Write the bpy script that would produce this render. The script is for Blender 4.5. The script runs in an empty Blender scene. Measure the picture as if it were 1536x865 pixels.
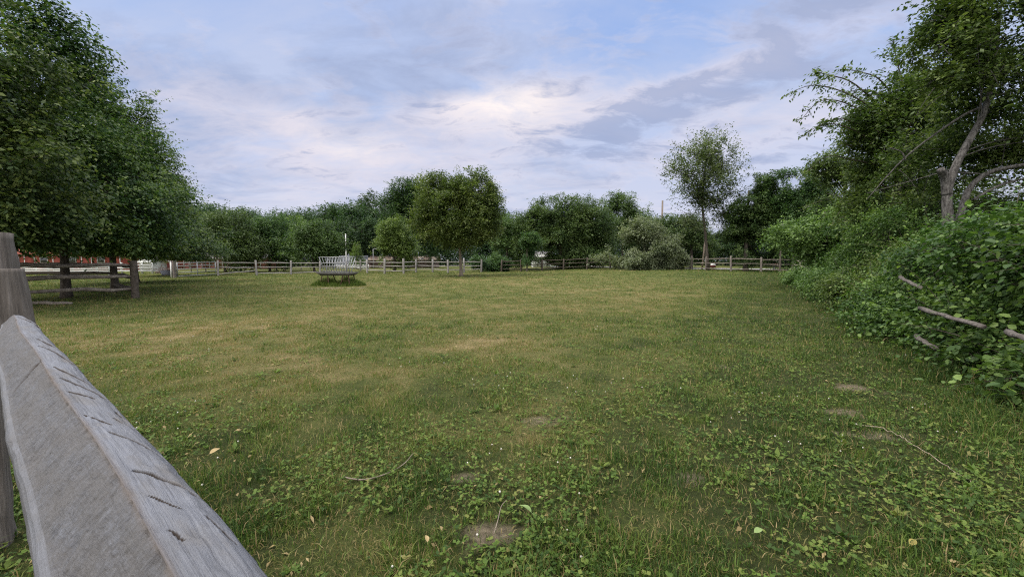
import bpy, math, random
import numpy as np
from mathutils import Vector

C = bpy.context.scene
COL = C.collection
rad = math.radians
F, CX, CY = 600.0, 768.0, 432.5            # focal length and centre of the picture, in picture pixels
CAM_H, PITCH = 1.35, rad(3.96)
cp, sp = math.cos(PITCH), math.sin(PITCH)

# ------------------------------------------------------------------ numbers
def hash3(ix, iy, iz, seed):
    h = (ix.astype(np.int64) * 374761393 + iy.astype(np.int64) * 668265263 + iz.astype(np.int64) * 2147483647 + seed * 974634777) & 0xFFFFFFFF
    h = ((h ^ (h >> 13)) * 1274126177) & 0xFFFFFFFF
    h = ((h ^ (h >> 16)) * 2246822519) & 0xFFFFFFFF
    return ((h ^ (h >> 15)) & 0xFFFFFF) / float(0xFFFFFF)

def vnoise(p, seed=0):
    p = np.asarray(p, float)
    i = np.floor(p).astype(np.int64); f = p - i; f = f * f * (3 - 2 * f)
    x, y, z = i[..., 0], i[..., 1], i[..., 2]
    r = 0
    for dx in (0, 1):
        wx = f[..., 0] if dx else 1 - f[..., 0]
        for dy in (0, 1):
            wy = f[..., 1] if dy else 1 - f[..., 1]
            for dz in (0, 1):
                wz = f[..., 2] if dz else 1 - f[..., 2]
                r = r + wx * wy * wz * hash3(x + dx, y + dy, z + dz, seed)
    return r

def n2(x, y, s, seed=0, octv=3):
    a, t, w = 0, 0, 1.0
    for k in range(octv):
        a = a + w * vnoise(np.stack([x / s * 2 ** k, y / s * 2 ** k, np.zeros_like(x) + k * 7.3], -1), seed + k)
        t += w; w *= .5
    return a / t

def sstep(v, a, b):
    t = np.clip((v - a) / (b - a), 0, 1); return t * t * (3 - 2 * t)

def terr(x, y):
    x = np.asarray(x, float); y = np.asarray(y, float)
    far = sstep(y, 3, 14)
    h = (n2(x, y, 9, 5, 2) - .5) * .16 * far
    h = h + .32 * sstep(y, 16, 36) * sstep(x, -6, 16) * (1 - sstep(y, 300, 600))
    h = h + .10 * sstep(y, 22, 40) * (1 - sstep(np.abs(x), 12, 26))
    return h

def T(x, y): return float(terr(np.array([x]), np.array([y]))[0])

def ray(px, py):
    cx, cy = (px - CX) / F, (CY - py) / F
    return np.array([cx, cp + cy * sp, -sp + cy * cp])

def at(px, py, Y):
    d = ray(px, py); t = Y / d[1]
    return np.array([d[0] * t, Y, CAM_H + d[2] * t])

def on_z(px, py, z):
    d = ray(px, py); t = (z - CAM_H) / d[2]
    return np.array([d[0] * t, d[1] * t, z])

def gnd(px, Y):
    X = (px - CX) / F * Y * 1.0
    return np.array([X, Y, T(X, Y)])

def ground_px(px, py):
    p = on_z(px, py, 0.0)
    for _ in range(6):
        p = on_z(px, py, T(p[0], p[1]))
    return p

# ------------------------------------------------------------------ meshes
def mesh_np(name, V, polys, mats=None, attrs=None, smooth=False):
    me = bpy.data.meshes.new(name)
    V = np.asarray(V, np.float32).reshape(-1, 3)
    me.vertices.add(len(V)); me.vertices.foreach_set('co', V.ravel())
    idx = [np.asarray(p, np.int32).ravel() for p in polys]
    tot = [np.full(len(p), p.shape[1], np.int32) for p in polys]
    idx = np.concatenate(idx); tot = np.concatenate(tot)
    st = np.concatenate([[0], np.cumsum(tot)[:-1]]).astype(np.int32)
    me.loops.add(len(idx)); me.loops.foreach_set('vertex_index', idx)
    me.polygons.add(len(tot)); me.polygons.foreach_set('loop_start', st); me.polygons.foreach_set('loop_total', tot)
    if smooth: me.polygons.foreach_set('use_smooth', np.ones(len(tot), bool))
    for k, a in (attrs or {}).items():
        at_ = me.attributes.new(k, 'FLOAT', 'POINT'); at_.data.foreach_set('value', np.asarray(a, np.float32).ravel())
    me.update(calc_edges=True)
    if mats: me.materials.append(mats)
    return me

def link(name, me, parent=None, loc=None):
    o = bpy.data.objects.new(name, me); COL.objects.link(o)
    if parent is not None: o.parent = parent
    if loc is not None: o.location = loc
    return o

def tag(o, label=None, cat=None, group=None, kind=None):
    if label: o['label'] = label
    if cat: o['category'] = cat
    if group: o['group'] = group
    if kind: o['kind'] = kind
    return o

def thing(name, label, cat, loc, group=None, rz=0.0):
    o = bpy.data.objects.new(name, None); COL.objects.link(o)
    o.empty_display_size = .2
    o.location = Vector([float(v) for v in loc]); o.rotation_euler = (0, 0, rz)
    return tag(o, label, cat, group)

class MB:
    """collects shapes in the space of a thing"""
    def __init__(s): s.V = []; s.F = {}; s.n = 0; s.A = []
    def add(s, V, faces, attr=0.0):
        V = np.asarray(V, float).reshape(-1, 3)
        for f in faces:
            f = np.asarray(f, int)
            if f.ndim == 1: f = f[None]
            s.F.setdefault(f.shape[1], []).append(f + s.n)
        s.V.append(V); s.A.append(np.full(len(V), attr) if np.isscalar(attr) else attr); s.n += len(V); return s
    def box(s, c, size, rz=0.0, taper=1.0, attr=0.0):
        hx, hy, hz = np.array(size) / 2
        v = np.array([[x * hx * (taper if z > 0 else 1), y * hy * (taper if z > 0 else 1), z * hz] for z in (-1, 1) for y in (-1, 1) for x in (-1, 1)])
        c_, s_ = math.cos(rz), math.sin(rz)
        v = np.stack([v[:, 0] * c_ - v[:, 1] * s_, v[:, 0] * s_ + v[:, 1] * c_, v[:, 2]], 1) + np.array(c)
        s.add(v, [[[0, 2, 3, 1], [4, 5, 7, 6], [0, 1, 5, 4], [2, 6, 7, 3], [0, 4, 6, 2], [1, 3, 7, 5]]], attr); return s
    def tube(s, P, R, n=8, caps=True, squash=1.0, wob=0.0, seed=0, attr=0.0):
        P = np.asarray(P, float); k = len(P); R = np.zeros(k) + np.asarray(R, float)
        Tn = np.gradient(P, axis=0); Tn /= np.linalg.norm(Tn, axis=1, keepdims=True) + 1e-9
        up = np.array([0, 0, 1.0]) if abs(Tn[0, 2]) < .8 else np.array([1.0, .1, 0])
        a = np.cross(Tn[0], up); A = []
        for t_ in Tn:
            a = a - t_ * (a @ t_); a = a / (np.linalg.norm(a) + 1e-9); A.append(a)
        A = np.array(A)
        B = np.cross(Tn, A)
        th = np.arange(n) / n * 2 * math.pi
        rr = R[:, None] * np.ones((1, n))
        if wob:
            q = np.stack([np.cos(th)[None] * 1.3 + np.zeros((k, 1)), np.sin(th)[None] * 1.3 + np.zeros((k, 1)), np.arange(k)[:, None] * .45 + np.zeros((1, n))], -1) + seed * 3.7
            rr = rr * (1 + wob * (vnoise(q, seed) - .5) * 2)
        V = P[:, None] + A[:, None] * (np.cos(th)[None, :, None] * rr[..., None]) + B[:, None] * (np.sin(th)[None, :, None] * rr[..., None] * squash)
        i = np.arange(k - 1)[:, None] * n; j = np.arange(n)[None]; j2 = (j + 1) % n
        q = np.stack([i + j, i + j2, i + n + j2, i + n + j], -1).reshape(-1, 4)
        fs = [q]
        if caps: fs += [np.arange(n)[::-1][None], ((k - 1) * n + np.arange(n))[None]]
        s.add(V, fs, attr); return s
    def mesh(s, name, mat, smooth=False, attr=None):
        return mesh_np(name, np.concatenate(s.V), [np.concatenate(f) for f in s.F.values()], mat, {attr: np.concatenate(s.A)} if attr else None, smooth)
    def obj(s, name, mat, parent=None, smooth=False, attr=None):
        return link(name, s.mesh(name, mat, smooth, attr), parent)

def bez(a, b, c, n=6):
    t = np.linspace(0, 1, n)[:, None]
    return (1 - t) ** 2 * np.array(a) + 2 * t * (1 - t) * np.array(b) + t ** 2 * np.array(c)

def smooth_path(pts, n=16):
    pts = np.asarray(pts, float); k = len(pts)
    tt = np.linspace(0, k - 1, n); out = []
    for t in tt:
        i = min(int(t), k - 2); f = t - i
        p0, p1, p2, p3 = pts[max(i - 1, 0)], pts[i], pts[i + 1], pts[min(i + 2, k - 1)]
        out.append(.5 * (2 * p1 + (p2 - p0) * f + (2 * p0 - 5 * p1 + 4 * p2 - p3) * f ** 2 + (3 * p1 - p0 - 3 * p2 + p3) * f ** 3))
    return np.array(out)

# ------------------------------------------------------------------ materials
def new_mat(name):
    m = bpy.data.materials.new(name); m.use_nodes = True
    nt = m.node_tree; nt.nodes.clear()
    out = nt.nodes.new('ShaderNodeOutputMaterial')
    return m, nt, out

def N(nt, t, **kw):
    n = nt.nodes.new(t)
    for k, v in kw.items():
        if k.startswith('i_'):
            key = k[2:]; key = int(key) if key.isdigit() else key.replace('_', ' ')
            n.inputs[key].default_value = v
        else: setattr(n, k, v)
    return n

def ramp(nt, fac, stops, interp='LINEAR'):
    r = nt.nodes.new('ShaderNodeValToRGB'); r.color_ramp.interpolation = interp
    e = r.color_ramp.elements
    while len(e) > 1: e.remove(e[-1])
    e[0].position = stops[0][0]; e[0].color = (*stops[0][1], 1)
    for p, c in stops[1:]:
        q = e.new(p); q.color = (*c, 1)
    nt.links.new(fac, r.inputs[0]); return r.outputs[0]

def mixc(nt, fac, a, b, mode='MIX'):
    m = nt.nodes.new('ShaderNodeMix'); m.data_type = 'RGBA'; m.blend_type = mode
    for k, v in ((0, fac), (6, a), (7, b)):
        if hasattr(v, 'is_output'): nt.links.new(v, m.inputs[k])
        elif k == 0: m.inputs[k].default_value = v
        else: m.inputs[k].default_value = (*v, 1)
    return m.outputs[2]

def math_(nt, op, a, b=0.0, clamp=False):
    m = nt.nodes.new('ShaderNodeMath'); m.operation = op; m.use_clamp = clamp
    for i, v in enumerate((a, b)):
        if hasattr(v, 'is_output'): nt.links.new(v, m.inputs[i])
        else: m.inputs[i].default_value = v
    return m.outputs[0]

def leaf_mat(name, dark, mid, light, trans=.32, rnd=.12, spec=.25):
    m, nt, out = new_mat(name)
    a = N(nt, 'ShaderNodeAttribute', attribute_name='lv')
    col = ramp(nt, a.outputs['Fac'], [(0.0, dark), (.5, mid), (1.0, light)])
    oi = N(nt, 'ShaderNodeObjectInfo')
    hs = N(nt, 'ShaderNodeHueSaturation')
    hue = math_(nt, 'ADD', math_(nt, 'MULTIPLY', oi.outputs['Random'], .03), .485)
    val = math_(nt, 'ADD', math_(nt, 'MULTIPLY', oi.outputs['Random'], rnd * 2), 1 - rnd)
    nt.links.new(hue, hs.inputs['Hue']); nt.links.new(val, hs.inputs['Value']); nt.links.new(col, hs.inputs['Color'])
    b = N(nt, 'ShaderNodeBsdfPrincipled'); b.inputs['Roughness'].default_value = .5; b.inputs['Specular IOR Level'].default_value = spec
    nt.links.new(hs.outputs[0], b.inputs['Base Color'])
    t = N(nt, 'ShaderNodeBsdfTranslucent')
    tc = mixc(nt, 1.0, hs.outputs[0], (1.35, 1.5, .7), 'MULTIPLY'); nt.links.new(tc, t.inputs[0])
    mx = N(nt, 'ShaderNodeMixShader'); mx.inputs[0].default_value = trans
    nt.links.new(b.outputs[0], mx.inputs[1]); nt.links.new(t.outputs[0], mx.inputs[2]); nt.links.new(mx.outputs[0], out.inputs[0])
    return m

def noise_mat(name, stops, scale=(6, 6, 6), rough=.85, bump=.3, detail=6, coord='Object', dist=.02, spec=.2, metallic=0.0):
    m, nt, out = new_mat(name)
    tc = N(nt, 'ShaderNodeTexCoord'); mp = N(nt, 'ShaderNodeMapping'); mp.inputs['Scale'].default_value = scale
    nt.links.new(tc.outputs[coord], mp.inputs[0])
    no = N(nt, 'ShaderNodeTexNoise'); no.inputs['Scale'].default_value = 1; no.inputs['Detail'].default_value = detail; no.inputs['Roughness'].default_value = .65
    nt.links.new(mp.outputs[0], no.inputs['Vector'])
    b = N(nt, 'ShaderNodeBsdfPrincipled'); b.inputs['Roughness'].default_value = rough; b.inputs['Specular IOR Level'].default_value = spec; b.inputs['Metallic'].default_value = metallic
    nt.links.new(ramp(nt, no.outputs[0], stops), b.inputs['Base Color'])
    if bump:
        bu = N(nt, 'ShaderNodeBump'); bu.inputs['Strength'].default_value = bump; bu.inputs['Distance'].default_value = dist
        nt.links.new(no.outputs[0], bu.inputs['Height']); nt.links.new(bu.outputs[0], b.inputs['Normal'])
    nt.links.new(b.outputs[0], out.inputs[0]); return m

M = {}
M['linden'] = leaf_mat('linden_leaf', (0.020, 0.046, 0.016), (0.050, 0.092, 0.028), (0.184, 0.244, 0.072))
M['zelkova'] = leaf_mat('zelkova_leaf', (0.031, 0.058, 0.017), (0.065, 0.108, 0.029), (0.161, 0.213, 0.065))
M['lime'] = leaf_mat('light_leaf', (0.055, 0.099, 0.025), (0.097, 0.161, 0.040), (0.184, 0.260, 0.077))
M['grey'] = leaf_mat('silvery_leaf', (.075, .10, .055), (.15, .18, .105), (.28, .31, .20))
M['grey2'] = leaf_mat('thin_grey_leaf', (0.046, 0.067, 0.028), (0.088, 0.116, 0.050), (0.175, 0.213, 0.099))
M['olive'] = leaf_mat('olive_leaf', (0.032, 0.060, 0.018), (0.064, 0.106, 0.034), (0.143, 0.203, 0.076))
M['dark'] = leaf_mat('dark_leaf', (0.020, 0.044, 0.015), (0.042, 0.079, 0.025), (0.111, 0.161, 0.054))
M['wood_far'] = leaf_mat('far_leaf', (0.020, 0.044, 0.022), (0.039, 0.075, 0.030), (0.078, 0.125, 0.046), rnd=.2)
M['vine'] = leaf_mat('vine_leaf', (0.022, 0.053, 0.014), (0.052, 0.107, 0.028), (0.168, 0.265, 0.069))
M['bright'] = leaf_mat('young_leaf', (0.041, 0.075, 0.021), (0.087, 0.139, 0.038), (0.189, 0.261, 0.086))
M['bark'] = noise_mat('bark', [(.3, (.035, .028, .022)), (.6, (.10, .085, .07)), (.8, (.17, .15, .13))], (14, 14, 3), .9, .6)
M['bark_light'] = noise_mat('pale_bark', [(.3, (.10, .085, .065)), (.6, (.24, .20, .155)), (.8, (.34, .30, .24))], (14, 14, 4), .9, .5)
M['bark_grey'] = noise_mat('grey_bark', [(.34, (0.022, 0.020, 0.018)), (.5, (0.083, 0.078, 0.073)), (.7, (0.173, 0.166, 0.155))], (26, 26, 7), .95, 1.0, detail=9, dist=.04)
M['post'] = noise_mat('weathered_post', [(.28, (.045, .038, .032)), (.5, (.14, .122, .105)), (.75, (.25, .226, .205))], (34, 34, 2.4), .9, .8, detail=9)
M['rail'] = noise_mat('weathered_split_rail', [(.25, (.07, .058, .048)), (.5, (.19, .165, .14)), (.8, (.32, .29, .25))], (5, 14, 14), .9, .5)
M['rail_silver'] = noise_mat('silvery_split_rail', [(.25, (.12, .11, .10)), (.5, (.26, .245, .23)), (.8, (.38, .365, .345))], (5, 14, 14), .9, .5)
M['rail_mid'] = noise_mat('grey_split_rail', [(.3, (.04, .034, .03)), (.5, (.11, .098, .088)), (.75, (.2, .182, .165))], (9, 26, 26), .9, .9, detail=9)
M['rail_shaded'] = noise_mat('shaded_split_rail', [(.25, (.03, .025, .021)), (.5, (.075, .062, .05)), (.8, (.14, .12, .10))], (5, 14, 14), .9, .5)  # split rail wood with the trees' shade put into its colour
M['galv'] = noise_mat('galvanised_steel', [(.3, (.24, .25, .26)), (.7, (.38, .39, .41))], (8, 8, 8), .45, 0, metallic=.3, spec=.5)
M['trough'] = noise_mat('rusty_trough', [(.3, (.075, .072, .07)), (.7, (.17, .165, .16))], (5, 5, 5), .8, .2)
M['rust'] = noise_mat('rusty_leg', [(.3, (.05, .03, .022)), (.7, (.12, .075, .05))], (8, 8, 8), .8, .2)
M['white'] = noise_mat('white_paint', [(.3, (.62, .62, .6)), (.7, (.78, .78, .76))], (3, 3, 3), .6, 0)
M['offwhite'] = noise_mat('worn_white_boards', [(.3, (.34, .35, .33)), (.6, (.5, .51, .48)), (.8, (.6, .6, .58))], (1.5, 1.5, 9), .8, .1)
M['red'] = noise_mat('barn_red_boards', [(.3, (0.124, 0.028, 0.020)), (.6, (0.186, 0.046, 0.031)), (.8, (0.236, 0.074, 0.053))], (3, 3, .6), .85, .1)
M['redbrown'] = noise_mat('dull_red_boards', [(.3, (.09, .03, .025)), (.6, (.15, .05, .038)), (.8, (.2, .075, .058))], (3, 3, .6), .85, .1)
M['roof'] = noise_mat('grey_shingles', [(.3, (.10, .095, .095)), (.7, (.2, .19, .185))], (4, 4, 8), .9, .2)
M['roof_tan'] = noise_mat('tan_roofing', [(.3, (.2, .165, .125)), (.7, (.32, .27, .21))], (3, 3, 3), .9, .1)
M['brown'] = noise_mat('brown_boards', [(.3, (.09, .065, .055)), (.7, (.17, .125, .11))], (3, 3, .5), .9, .1)
M['bluegrey'] = noise_mat('blue_grey_boards', [(.3, (.13, .14, .17)), (.7, (.23, .24, .28))], (4, 4, 4), .8, .1)
M['darkglass'] = noise_mat('dark_window', [(.3, (.02, .022, .025)), (.7, (.05, .055, .06))], (1, 1, 1), .15, 0, spec=.5)
M['tyre'] = noise_mat('tyre_rubber', [(.3, (.02, .02, .02)), (.7, (.035, .035, .035))], (8, 8, 8), .8, 0)
M['darkred'] = noise_mat('dark_red_paint', [(.3, (.07, .016, .016)), (.7, (.12, .03, .028))], (4, 4, 4), .5, 0)
M['signface'] = noise_mat('cream_sign_paint', [(.3, (.55, .46, .42)), (.7, (.68, .58, .53))], (4, 4, 4), .6, 0)
M['signred'] = noise_mat('faded_red_paint', [(.3, (.42, .16, .14)), (.7, (.52, .24, .2))], (6, 6, 6), .6, 0)
M['teal'] = noise_mat('pale_teal_plastic', [(.3, (.18, .42, .45)), (.7, (.26, .52, .55))], (4, 4, 4), .4, 0, spec=.5)
M['pole'] = noise_mat('utility_pole_wood', [(.3, (.10, .08, .065)), (.7, (.21, .18, .15))], (9, 9, 1.2), .9, .3)
M['cable'] = noise_mat('black_cable', [(.3, (.02, .02, .022)), (.7, (.04, .04, .042))], (4, 4, 4), .6, 0)
M['twig'] = noise_mat('dry_twig', [(.3, (.15, .12, .085)), (.7, (.32, .265, .20))], (25, 25, 25), .8, .2)
M['twig_dark'] = noise_mat('dark_twig', [(.3, (.10, .08, .06)), (.7, (.24, .2, .16))], (25, 25, 25), .8, .2)
M['asphalt'] = noise_mat('road_asphalt', [(.3, (.20, .205, .22)), (.7, (.29, .295, .31))], (2, 2, 2), .8, .05, coord='Object')
M['dryleaf'] = noise_mat('tan_fallen_leaf', [(.3, (.24, .18, .08)), (.7, (.36, .28, .15))], (30, 30, 30), .7, .1)
M['yellowleaf'] = noise_mat('yellow_fallen_leaf', [(.3, (.18, .15, .04)), (.7, (.26, .22, .07))], (30, 30, 30), .7, .1)
M['greenleaf'] = noise_mat('pale_green_fallen_leaf', [(.3, (.11, .17, .05)), (.7, (.19, .25, .10))], (30, 30, 30), .6, .1)
M['petal'] = noise_mat('clover_petal', [(.3, (.40, .38, .33)), (.7, (.58, .56, .50))], (60, 60, 60), .8, 0)

# ------------------------------------------------------------------ camera, light, sky
cam = bpy.data.cameras.new('camera'); cam.sensor_width = 36; cam.lens = F / CX * 18
cam.clip_start = .02; cam.clip_end = 6000
co = bpy.data.objects.new('camera', cam); COL.objects.link(co)
co.location = (0, 0, CAM_H); co.rotation_euler = (math.pi / 2 - PITCH, 0, 0); C.camera = co

SUN_EL, SUN_AZ = rad(54), rad(-105)      # azimuth from +Y towards +X
sd = bpy.data.lights.new('sun', 'SUN'); sd.energy = 2.3; sd.angle = rad(20); sd.color = (1.0, .93, .82)
so = bpy.data.objects.new('sun', sd); COL.objects.link(so)
sv = Vector((math.sin(SUN_AZ) * math.cos(SUN_EL), math.cos(SUN_AZ) * math.cos(SUN_EL), math.sin(SUN_EL)))
so.rotation_euler = sv.to_track_quat('Z', 'Y').to_euler(); so.location = sv * 50

def build_world():
    w = bpy.data.worlds.new('World'); C.world = w; w.use_nodes = True
    nt = w.node_tree; nt.nodes.clear(); L = nt.links.new
    out = N(nt, 'ShaderNodeOutputWorld'); bg = N(nt, 'ShaderNodeBackground'); bg.inputs[1].default_value = .1
    L(bg.outputs[0], out.inputs[0])
    sky = N(nt, 'ShaderNodeTexSky', sky_type='NISHITA'); sky.sun_disc = False; sky.sun_elevation = SUN_EL; sky.sun_rotation = SUN_AZ
    tc = N(nt, 'ShaderNodeTexCoord'); sx = N(nt, 'ShaderNodeSeparateXYZ'); L(tc.outputs['Generated'], sx.inputs[0])
    X, Y, Z = sx.outputs
    zc = math_(nt, 'MAXIMUM', Z, 0.0)
    den = math_(nt, 'ADD', zc, .22)
    cv = N(nt, 'ShaderNodeCombineXYZ'); L(math_(nt, 'DIVIDE', X, den), cv.inputs[0]); L(math_(nt, 'DIVIDE', Y, den), cv.inputs[1])
    mul = lambda a, b, c=False: math_(nt, 'MULTIPLY', a, b, c)
    add = lambda *a: a[0] if len(a) == 1 else math_(nt, 'ADD', a[0], add(*a[1:]))
    def nz(scale, loc, detail=8, rough=.58, dist=.3, sc=(1, 1, 1)):
        mp = N(nt, 'ShaderNodeMapping'); mp.inputs['Location'].default_value = loc; mp.inputs['Scale'].default_value = sc
        L(cv.outputs[0], mp.inputs[0])
        n = N(nt, 'ShaderNodeTexNoise'); n.inputs['Scale'].default_value = scale; n.inputs['Detail'].default_value = detail
        n.inputs['Roughness'].default_value = rough; n.inputs['Distortion'].default_value = dist
        L(mp.outputs[0], n.inputs['Vector']); return n.outputs[0]
    def blob(px, py, wx, wy, tilt=0.0):
        """soft patch of the dome round one direction; widths in picture pixels"""
        d = ray(px, py); ln = np.linalg.norm(d); d /= ln
        ax = np.array([d[1], -d[0], 0]); ax /= np.linalg.norm(ax); ay = np.cross(ax, d)
        t = rad(tilt); ax, ay = ax * math.cos(t) + ay * math.sin(t), ay * math.cos(t) - ax * math.sin(t)
        def dot(v):
            q = N(nt, 'ShaderNodeVectorMath', operation='DOT_PRODUCT'); L(tc.outputs['Generated'], q.inputs[0]); q.inputs[1].default_value = v; return q.outputs['Value']
        a = mul(dot(ax), F * ln / wx); b = mul(dot(ay), F * ln / wy)
        r2 = add(mul(a, a), mul(b, b))
        return mul(math_(nt, 'POWER', 2.718, mul(r2, -1.0)), math_(nt, 'GREATER_THAN', dot(d), 0.0))
    base = ramp(nt, zc, [(0.0, (.51, .51, .61)), (.10, (.50, .515, .635)), (.22, (.42, .48, .67)), (.36, (.285, .40, .66)), (.5, (.23, .35, .64)), (1.0, (.22, .34, .68))])
    nA = nz(1.15, (3.1, .4, 0), 9, .6, sc=(.85, 1.35, 1)); nB = nz(2.3, (1.3, 5.1, 0), 9, .62, .5, (.8, 1.3, 1)); nC = nz(1.9, (14.4, 3.0, 0), 9, .6, .4, (.8, 1.4, 1)); nD = nz(5.5, (2.2, 7.7, 0), 8, .62, .5, (.8, 1.25, 1))
    # pale veil between the clouds
    v = ramp(nt, add(nA, mul(blob(760, 190, 520, 110, 6), .16), mul(blob(250, 150, 220, 130), .06)), [(.36, (0, 0, 0)), (.66, (1, 1, 1))])
    c = mixc(nt, mul(v, .62), base, (.49, .51, .62))
    # soft grey blue sheets
    g = ramp(nt, add(mul(nB, .72), mul(nD, .28), mul(blob(300, 195, 260, 90, 8), .13), mul(blob(560, 110, 200, 60, 12), .07), mul(blob(840, 265, 160, 30), .05)), [(.48, (0, 0, 0)), (.64, (1, 1, 1))])
    c = mixc(nt, mul(g, .85), c, (.295, .35, .515))
    # lit cloud: pink cream breaks low in the middle and a long band to the right
    wm = ramp(nt, add(mul(nC, .42), mul(nD, .58), mul(blob(765, 155, 120, 34, 8), .25), mul(blob(690, 185, 110, 30), .14), mul(blob(1000, 135, 290, 26, 11), .22), mul(blob(1090, 205, 170, 50, 5), .15), mul(blob(430, 185, 50, 26), .16), mul(blob(530, 225, 120, 34), .15), mul(blob(360, 180, 130, 40, -14), .10), mul(blob(560, 280, 300, 44), .10)),
              [(.50, (0, 0, 0)), (.78, (1, 1, 1))])
    warm = mixc(nt, add(mul(blob(765, 155, 90, 34), .9), mul(blob(525, 215, 60, 26), .4)), (.62, .58, .64), (.92, .81, .74))
    c = mixc(nt, mul(wm, .88), c, warm)
    # crisp grey clouds
    dk = ramp(nt, add(mul(nB, .24), mul(nD, .76), mul(blob(1230, 60, 170, 62, 10), .12), mul(blob(930, 180, 75, 34, 12), .14), mul(blob(1010, 128, 60, 16, 18), .10), mul(blob(1080, 140, 120, 14, 8), .08), mul(blob(710, 182, 50, 12), .10), mul(blob(900, 215, 120, 26), .09), mul(blob(1160, 235, 80, 22), .10)),
              [(.545, (0, 0, 0)), (.655, (1, 1, 1))])
    c = mixc(nt, mul(dk, .78), c, (.28, .33, .49))
    # unseen sky overhead and behind, brightened and warmed to light the ground
    up = mul(math_(nt, 'SUBTRACT', zc, .52), 2.6, True)
    back = mul(add(mul(Y, -1.0), .05), 1.6, True)
    gain = add(1.0, mul(up, UPG), mul(back, BKG))
    c10 = mixc(nt, 1.0, c, (10, 10, 10), 'MULTIPLY')
    fill_sky = mixc(nt, math_(nt, 'MAXIMUM', mul(up, .9), mul(back, .8)), c10, (6.9, 6.5, 6.0))
    c_dim = mixc(nt, 1.0, fill_sky, (.95, .95, .95), 'MULTIPLY'); sc = N(nt, 'ShaderNodeVectorMath', operation='SCALE'); L(c_dim, sc.inputs[0]); L(gain, sc.inputs['Scale'])
    fin = mixc(nt, .94, sky.outputs[0], sc.outputs[0])
    L(fin, bg.inputs[0])
UPG, BKG = 2.6, 1.2
build_world()
C.view_settings.view_transform = 'Standard'; C.view_settings.look = 'None'; C.view_settings.exposure = .5; C.view_settings.gamma = 1
try: C.view_settings.use_curve_mapping = False
except Exception: pass
C.cycles.max_bounces = 6; C.cycles.diffuse_bounces = 3; C.cycles.transmission_bounces = 3; C.cycles.glossy_bounces = 2
C.cycles.use_denoising = False; C.cycles.filter_width = 1.15; C.cycles.sample_clamp_indirect = 3.0; C.cycles.sample_clamp_direct = 6.0

# ------------------------------------------------------------------ ground
BARE = [(693, 712, .10), (722, 797, .10), (745, 803, .07), (1283, 581, .16), (1262, 621, .18), (1318, 655, .18), (1030, 716, .14), (1090, 552, .14), (818, 632, .12),
        (560, 425, .9), (500, 432, 1.0), (455, 431, .7)]
BARE = [(*ground_px(a, b)[:2], r) for a, b, r in BARE]
STRAW = [(720, 517, .8, .75), (600, 560, .6, .4), (430, 570, 1.4, .28), (270, 500, 2.4, .75), (330, 540, 1.4, .5), (820, 640, .5, .5), (560, 462, 3.0, .35), (880, 470, 4.0, .25), (960, 440, 6, .3), (450, 445, 5, .35), (740, 425, 8, .3)]  # dry straw; the leftmost patch also lightens turf against the crowns' shade
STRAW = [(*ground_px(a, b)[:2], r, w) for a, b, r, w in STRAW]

def hedge_x(y): return 5.0 + (y - 3.9) * .60

def bare_f(x, y):
    b = np.zeros_like(x)
    for bx, by, r in BARE:
        d = np.hypot((x - bx) * .75, (y - by) * 1.15) / r
        b = np.maximum(b, .8 * (1 - sstep(d + (n2(x, y, .16, 61, 4) - .5) * 3.8, .1, .9)))
    return b

def dry_f(x, y):
    d = .20 + .12 * sstep(y, 2, 7) + .05 * sstep(y, 14, 26)
    d = d + (n2(x, y, 2.2, 21, 4) - .5) * .42 + (n2(x, y, .42, 31, 4) - .5) * .80 + (n2(x * .5, y, 9, 33, 2) - .5) * .25
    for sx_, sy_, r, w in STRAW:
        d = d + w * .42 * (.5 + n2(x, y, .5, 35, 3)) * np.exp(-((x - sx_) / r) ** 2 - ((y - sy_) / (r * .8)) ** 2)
    d = d - .30 * sstep(x - hedge_x(y), -5.5, -.8)
    d = d - .14 * sstep(x / np.maximum(y, .5), .25, .9)
    return np.clip(d, 0, 1)

def axis(segs):
    out = []
    for a, b, s in segs: out.append(np.arange(a, b, s))
    out.append([segs[-1][1]]); return np.concatenate(out)

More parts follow.
